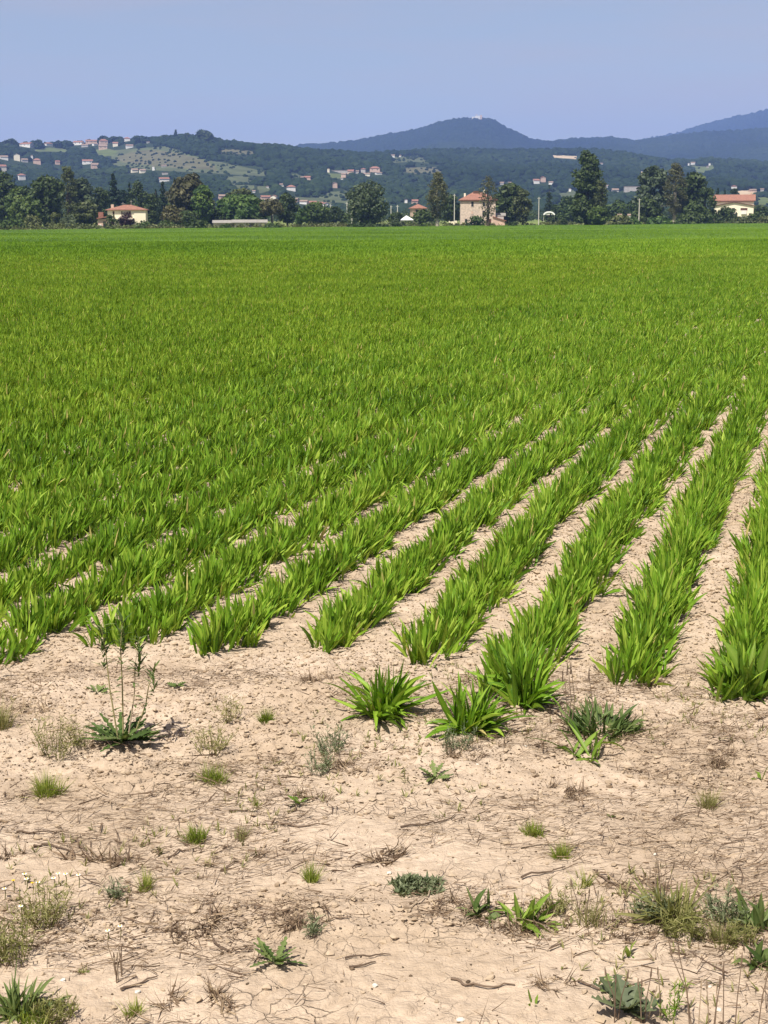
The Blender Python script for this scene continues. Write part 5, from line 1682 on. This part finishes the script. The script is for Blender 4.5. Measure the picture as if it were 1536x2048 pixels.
d = 505.; m = d / F
root = site(998, d, "lean_to_shed", "low lean-to shed with sloping roof against the farmhouse's right side", "shed")
W = 23 * m
b = MB(); b.prism([(-W / 2, -.5), (W / 2, -.5), (W / 2, 1.5), (-W / 2, 2.7)], -3, 3); b.build("wall", MAT["pinkwall"], root)
b = MB(); b.prism([(-W / 2 - .2, 2.80), (W / 2 + .5, 1.36), (W / 2 + .5, 1.6), (-W / 2 - .2, 3.04)], -3.4, 3.4); b.build("roof", MAT["roof"], root)
b = MB(); b.box(-W / 2 + .3, W / 2 - .4, 3.5, 8, -.5, 3.0); b.build("rear_wall", MAT["greywall"], root)
b = MB(); b.prismx([(3.42, 3.02), (8.4, 3.9), (8.4, 4.1), (3.42, 3.22)], -W / 2 + .1, W / 2 + .3); b.build("rear_roof", MAT["roofgrey"], root)

d = 520.; m = d / F
root = site(906, d, "garden_wall", "broken pale garden wall left of the stone farmhouse", "wall")
b = MB(); b.prism([(-1.4, -.4), (1.4, -.4), (1.4, 1.3), (1.0, 1.7), (.5, 1.25), (-.3, 1.35), (-.8, 1.15), (-1.4, 1.6)], -.3, .3); b.build("wall_panel", MAT["creamlight"], root)

# white shelter on the right of the farmhouse
d = 600.; m = d / F
root = site(1098, d, "white_shelter", "small white arched shelter among dark trees", "shelter")
zb = root.location.z; _, zs = XZ(1098, 430, d)
z0 = zs - zb
ro = 11.5 * m
arc = [(ro * math.cos(t), ro * .62 * math.sin(t)) for t in np.linspace(math.pi, 0, 15)]
arc_in = [((ro - .55) * math.cos(t), (ro * .62 - .55) * math.sin(t)) for t in np.linspace(0, math.pi, 15)]
b = MB(); 
P2 = [(q[0], q[1] + z0) for q in arc] + [(q[0], q[1] + z0) for q in arc_in]
nq = len(P2)
v = [(q[0], -1.5, q[1]) for q in P2] + [(q[0], 1.5, q[1]) for q in P2]
fs = []
for i in range(14):
    j = nq - 1 - i
    fs += [(i, i + 1, j - 1, j), (nq + i, nq + j, nq + j - 1, nq + i + 1)]
for i in range(nq):
    fs.append((i, (i + 1) % nq, nq + (i + 1) % nq, nq + i))
b.addm(v, fs); b.build("arched_roof", MAT["whitepvc"], root)
b = MB(); b.box(-ro + .3, .3, -1.2, -1.0, z0, z0 + .75); b.box(.9, 1.4, -1.2, -1.0, z0, z0 + .9); b.build("side_panel", MAT["white"], root)
for xx in (-ro + .2, ro - .2):
    b = MB(); b.tube([(xx, 0, -.3), (xx, 0, z0 + .1)], .08, 6); b.build("post", MAT["concrete"], root)

# cream house at the right
d = 625.; m = d / F
root = site(1467, d, "cream_house", "cream house with red tiled roof and a gabled porch front", "house")
zb = root.location.z
W = 75 * m
_, ze = XZ(1467, 402, d); _, zr = XZ(1467, 390.5, d)
Hh = ze - zb; Dp = 9.
b = MB(); b.box(-W / 2, W / 2, -Dp / 2, Dp / 2, -.5, Hh); b.build("wall", MAT["cream"], root)
b = MB(); b.prismx([(-Dp / 2 - .6, Hh - .1), (0, zr - zb), (Dp / 2 + .6, Hh - .1), (Dp / 2 + .6, Hh + .16), (0, zr - zb + .28), (-Dp / 2 - .6, Hh + .16)], -W / 2 - .6, W / 2 + .6)
b.prismx([(-Dp / 2, Hh), (Dp / 2, Hh), (0, zr - zb - .1)], -W / 2, W / 2)
rf = b.build("roof", MAT["roof"], root)
b = MB(); b.box(-W / 2 - .02, W / 2 + .02, -Dp / 2 - .65, -Dp / 2 - .004, Hh - .38, Hh - .12); b.build("eave", MAT["eave"], root)
_, za = XZ(1467, 404.5, d); _, zl = XZ(1467, 412.5, d)
ap, lo = za - zb, zl - zb
wf = W - .2
b = MB(); b.prism([(-wf / 2, -.4), (wf / 2, -.4), (wf / 2, lo), (0, ap - .25), (-wf / 2, lo)], -Dp / 2 - 2.6, -Dp / 2 - .006); b.build("porch_wall", MAT["cream"], root)
b = MB(); b.prism([(-wf / 2 - .6, lo - .12), (0, ap - .2), (wf / 2 + .6, lo - .12), (wf / 2 + .6, lo + .2), (0, ap + .12), (-wf / 2 - .6, lo + .2)], -Dp / 2 - 3.1, -Dp / 2 - .7); b.build("porch_roof", MAT["eave"], root)
yf = -Dp / 2 - 2.6
_, zw = XZ(1485, 421, d)
win(root, 19 * m, zw - zb, 13 * m, 4.5 * m, yf, "shutter", "window", "white")
b = MB(); b.box(14 * m, 24 * m, yf - 1.0, yf - .05, zw - zb - 1.5, zw - zb - .35); b.build("balcony", MAT["white"], root)
win(root, -1 * m, zw - zb + .1, 6 * m, 4 * m, yf, "glassdark", "window", "white")
win(root, -28 * m, .2, 5 * m, 10 * m, yf, "shutter", "door")
b = MB(); b.box(W / 2 - 1.6, W / 2 - .9, .5, 1.3, zr - zb - .6, zr - zb + 1.0); b.build("chimney", MAT["pinkwall"], rf)

# sheds glimpsed right of the tall poplar
for px, w, lab, mt in ((1239, 7, "small cream shed seen between the verge bushes", "cream"), (1258, 5, "tiny white hut right of the small cream shed", "white")):
    d = 600.; m = d / F
    root = site(px, d, "field_shed", lab, "shed")
    _, zt = XZ(px, 431, d); hh = zt - root.location.z
    b = MB(); gable_walls(b, w * m, 3, hh, .5, -.4); b.build("wall", MAT[mt], root)
    b = MB(); gable_roof(b, w * m, 3, hh, .5, .2, .12); b.build("roof", MAT["roofpale"], root)

# utility poles
PO = [(545, 395, 505, "pale concrete pole in front of the flat-topped tree"), (661, 409, 560, "thin pole in the dark trees left of the willow"), (694, 404, 500, "pole close to the willow's left side"),
      (704, 424, 462, "short white pole at the willow's left foot"), (782, 411, 560, "left pole of two between willow and white tent"), (795, 410, 530, "right pole of two between willow and white tent"),
      (909, 388, 545, "tall pole left of the stone farmhouse"), (1078, 394, 520, "tall pale pole between farmhouse trees and white shelter"), (1279, 397, 540, "tall pale pole left of the big tree clump"),
      (1397, 392, 560, "pole with a lamp head in front of the big tree clump")]
POLE = {}
for px, top, d, lab in PO:
    x, zt = XZ(px, top, d); zb = float(gz(x, d))
    root = tag(empty("utility_pole", (x, d, zb)), lab, "pole", "utility poles")
    b = MB(); hh = zt - zb
    b.tube([(0, 0, -.4), (0, 0, hh)], [.19, .12], 8); b.build("shaft", MAT["concrete"], root)
    if "lamp" in lab:
        b = MB(); b.tube([(0, 0, hh - .1), (.1, -.2, hh + .3), (.2, -.7, hh + .35)], [.06, .06, .05], 6); b.box(-.15, .55, -1.1, -.5, hh + .28, hh + .62); b.build("lamp_head", MAT["white"], root)
    else:
        b = MB(); b.box(-.55, .55, -.05, .05, hh - .5, hh - .38); b.build("crossarm", MAT["concrete"], root)
    POLE[px] = (x, d, zb, hh)
for pa, pb, za, zb_, lab in ((1279, 1397, -2.6, -2.8, "thin slack cable strung between the pole and the lamp pole"),):
    A, B = POLE[pa], POLE[pb]
    pts = []
    for t in np.linspace(0, 1, 14):
        z1, z2 = A[2] + A[3] + za, B[2] + B[3] + zb_
        pts.append((A[0] + (B[0] - A[0]) * t, A[1] + (B[1] - A[1]) * t - .12, z1 + (z2 - z1) * t - 1.4 * 4 * t * (1 - t) * .25))
    b = MB(); b.tube(pts, .045, 5)
    tag(b.build("power_cable", MAT["wire"], origin=pts[0]), lab, "cable")

# small white post by the villa
d = 450.
root = site(323, d, "marker_post", "small white marker post right of the cream villa", "post")
b = MB(); b.box(-.18, .18, -.18, .18, -.2, 1.3); b.build("post_body", MAT["white"], root)
b = MB(); b.box(-.24, .24, -.24, .24, 1.304, 1.42); b.build("post_cap", MAT["concrete"], root)

# ------------------------------------------------------------------ light, sky, air
sun_v = Vector((-.26, -.42, .87)).normalized()
sd = bpy.data.lights.new("sun", 'SUN')
sd.energy = 5.0
sd.angle = math.radians(.53)
sd.color = (1.0, .95, .86)
so = bpy.data.objects.new("sun", sd)
so.rotation_euler = (-sun_v).to_track_quat('-Z', 'Y').to_euler()
so.location = (0, 0, 900)
COL.objects.link(so)
w = bpy.data.worlds.new("World")
S.world = w
w.use_nodes = True
nt = w.node_tree
bg = nt.nodes["Background"]
sky = nt.nodes.new("ShaderNodeTexSky")
sky.sky_type = 'NISHITA'
sky.sun_disc = False
sky.sun_elevation = math.asin(sun_v.z)
sky.sun_rotation = math.atan2(sun_v.x, sun_v.y)
sky.air_density = 1.0
sky.dust_density = .4
sky.ozone_density = .5
tcw = nt.nodes.new("ShaderNodeTexCoord")
mpw = nt.nodes.new("ShaderNodeMapping")
mpw.inputs["Scale"].default_value = (2.2, 1.0, 16.0)
mpw.inputs["Rotation"].default_value = (0, math.radians(4), 0)
nt.links.new(tcw.outputs["Generated"], mpw.inputs["Vector"])
nzw = nt.nodes.new("ShaderNodeTexNoise")
nzw.inputs["Scale"].default_value = 2.6
nzw.inputs["Detail"].default_value = 5
nt.links.new(mpw.outputs[0], nzw.inputs["Vector"])
cir = ramp(nt, nzw.outputs["Fac"], [(.36, (.22, .22, .22)), (.72, (.50, .50, .50))])
nt.links.new(mixc(nt, cir, sky.outputs[0], (6.6, 5.3, 4.7)), bg.inputs[0])   # thin high cirrus
bg.inputs[1].default_value = .068

m, nt, out = new_mat("haze_air")
pv = nt.nodes.new("ShaderNodeVolumePrincipled")
pv.inputs["Color"].default_value = (.30, .45, 1.0, 1)
pv.inputs["Density"].default_value = .000097
pv.inputs["Anisotropy"].default_value = 0.0
nt.links.new(pv.outputs[0], out.inputs["Volume"])
b = MB(); b.box(-6000, 6000, -40, 12200, -2.0, 735)
hz = b.build("haze", m)
hz["kind"] = "stuff"
hz["label"] = "thin blue air haze over the whole plain"

S.render.engine = 'CYCLES'
S.cycles.use_denoising = True
S.cycles.max_bounces = 6
S.cycles.diffuse_bounces = 3
S.cycles.transmission_bounces = 3
S.cycles.volume_bounces = 1
S.view_settings.view_transform = 'Standard'
S.view_settings.look = 'None'
S.view_settings.exposure = .6
S.view_settings.gamma = 1
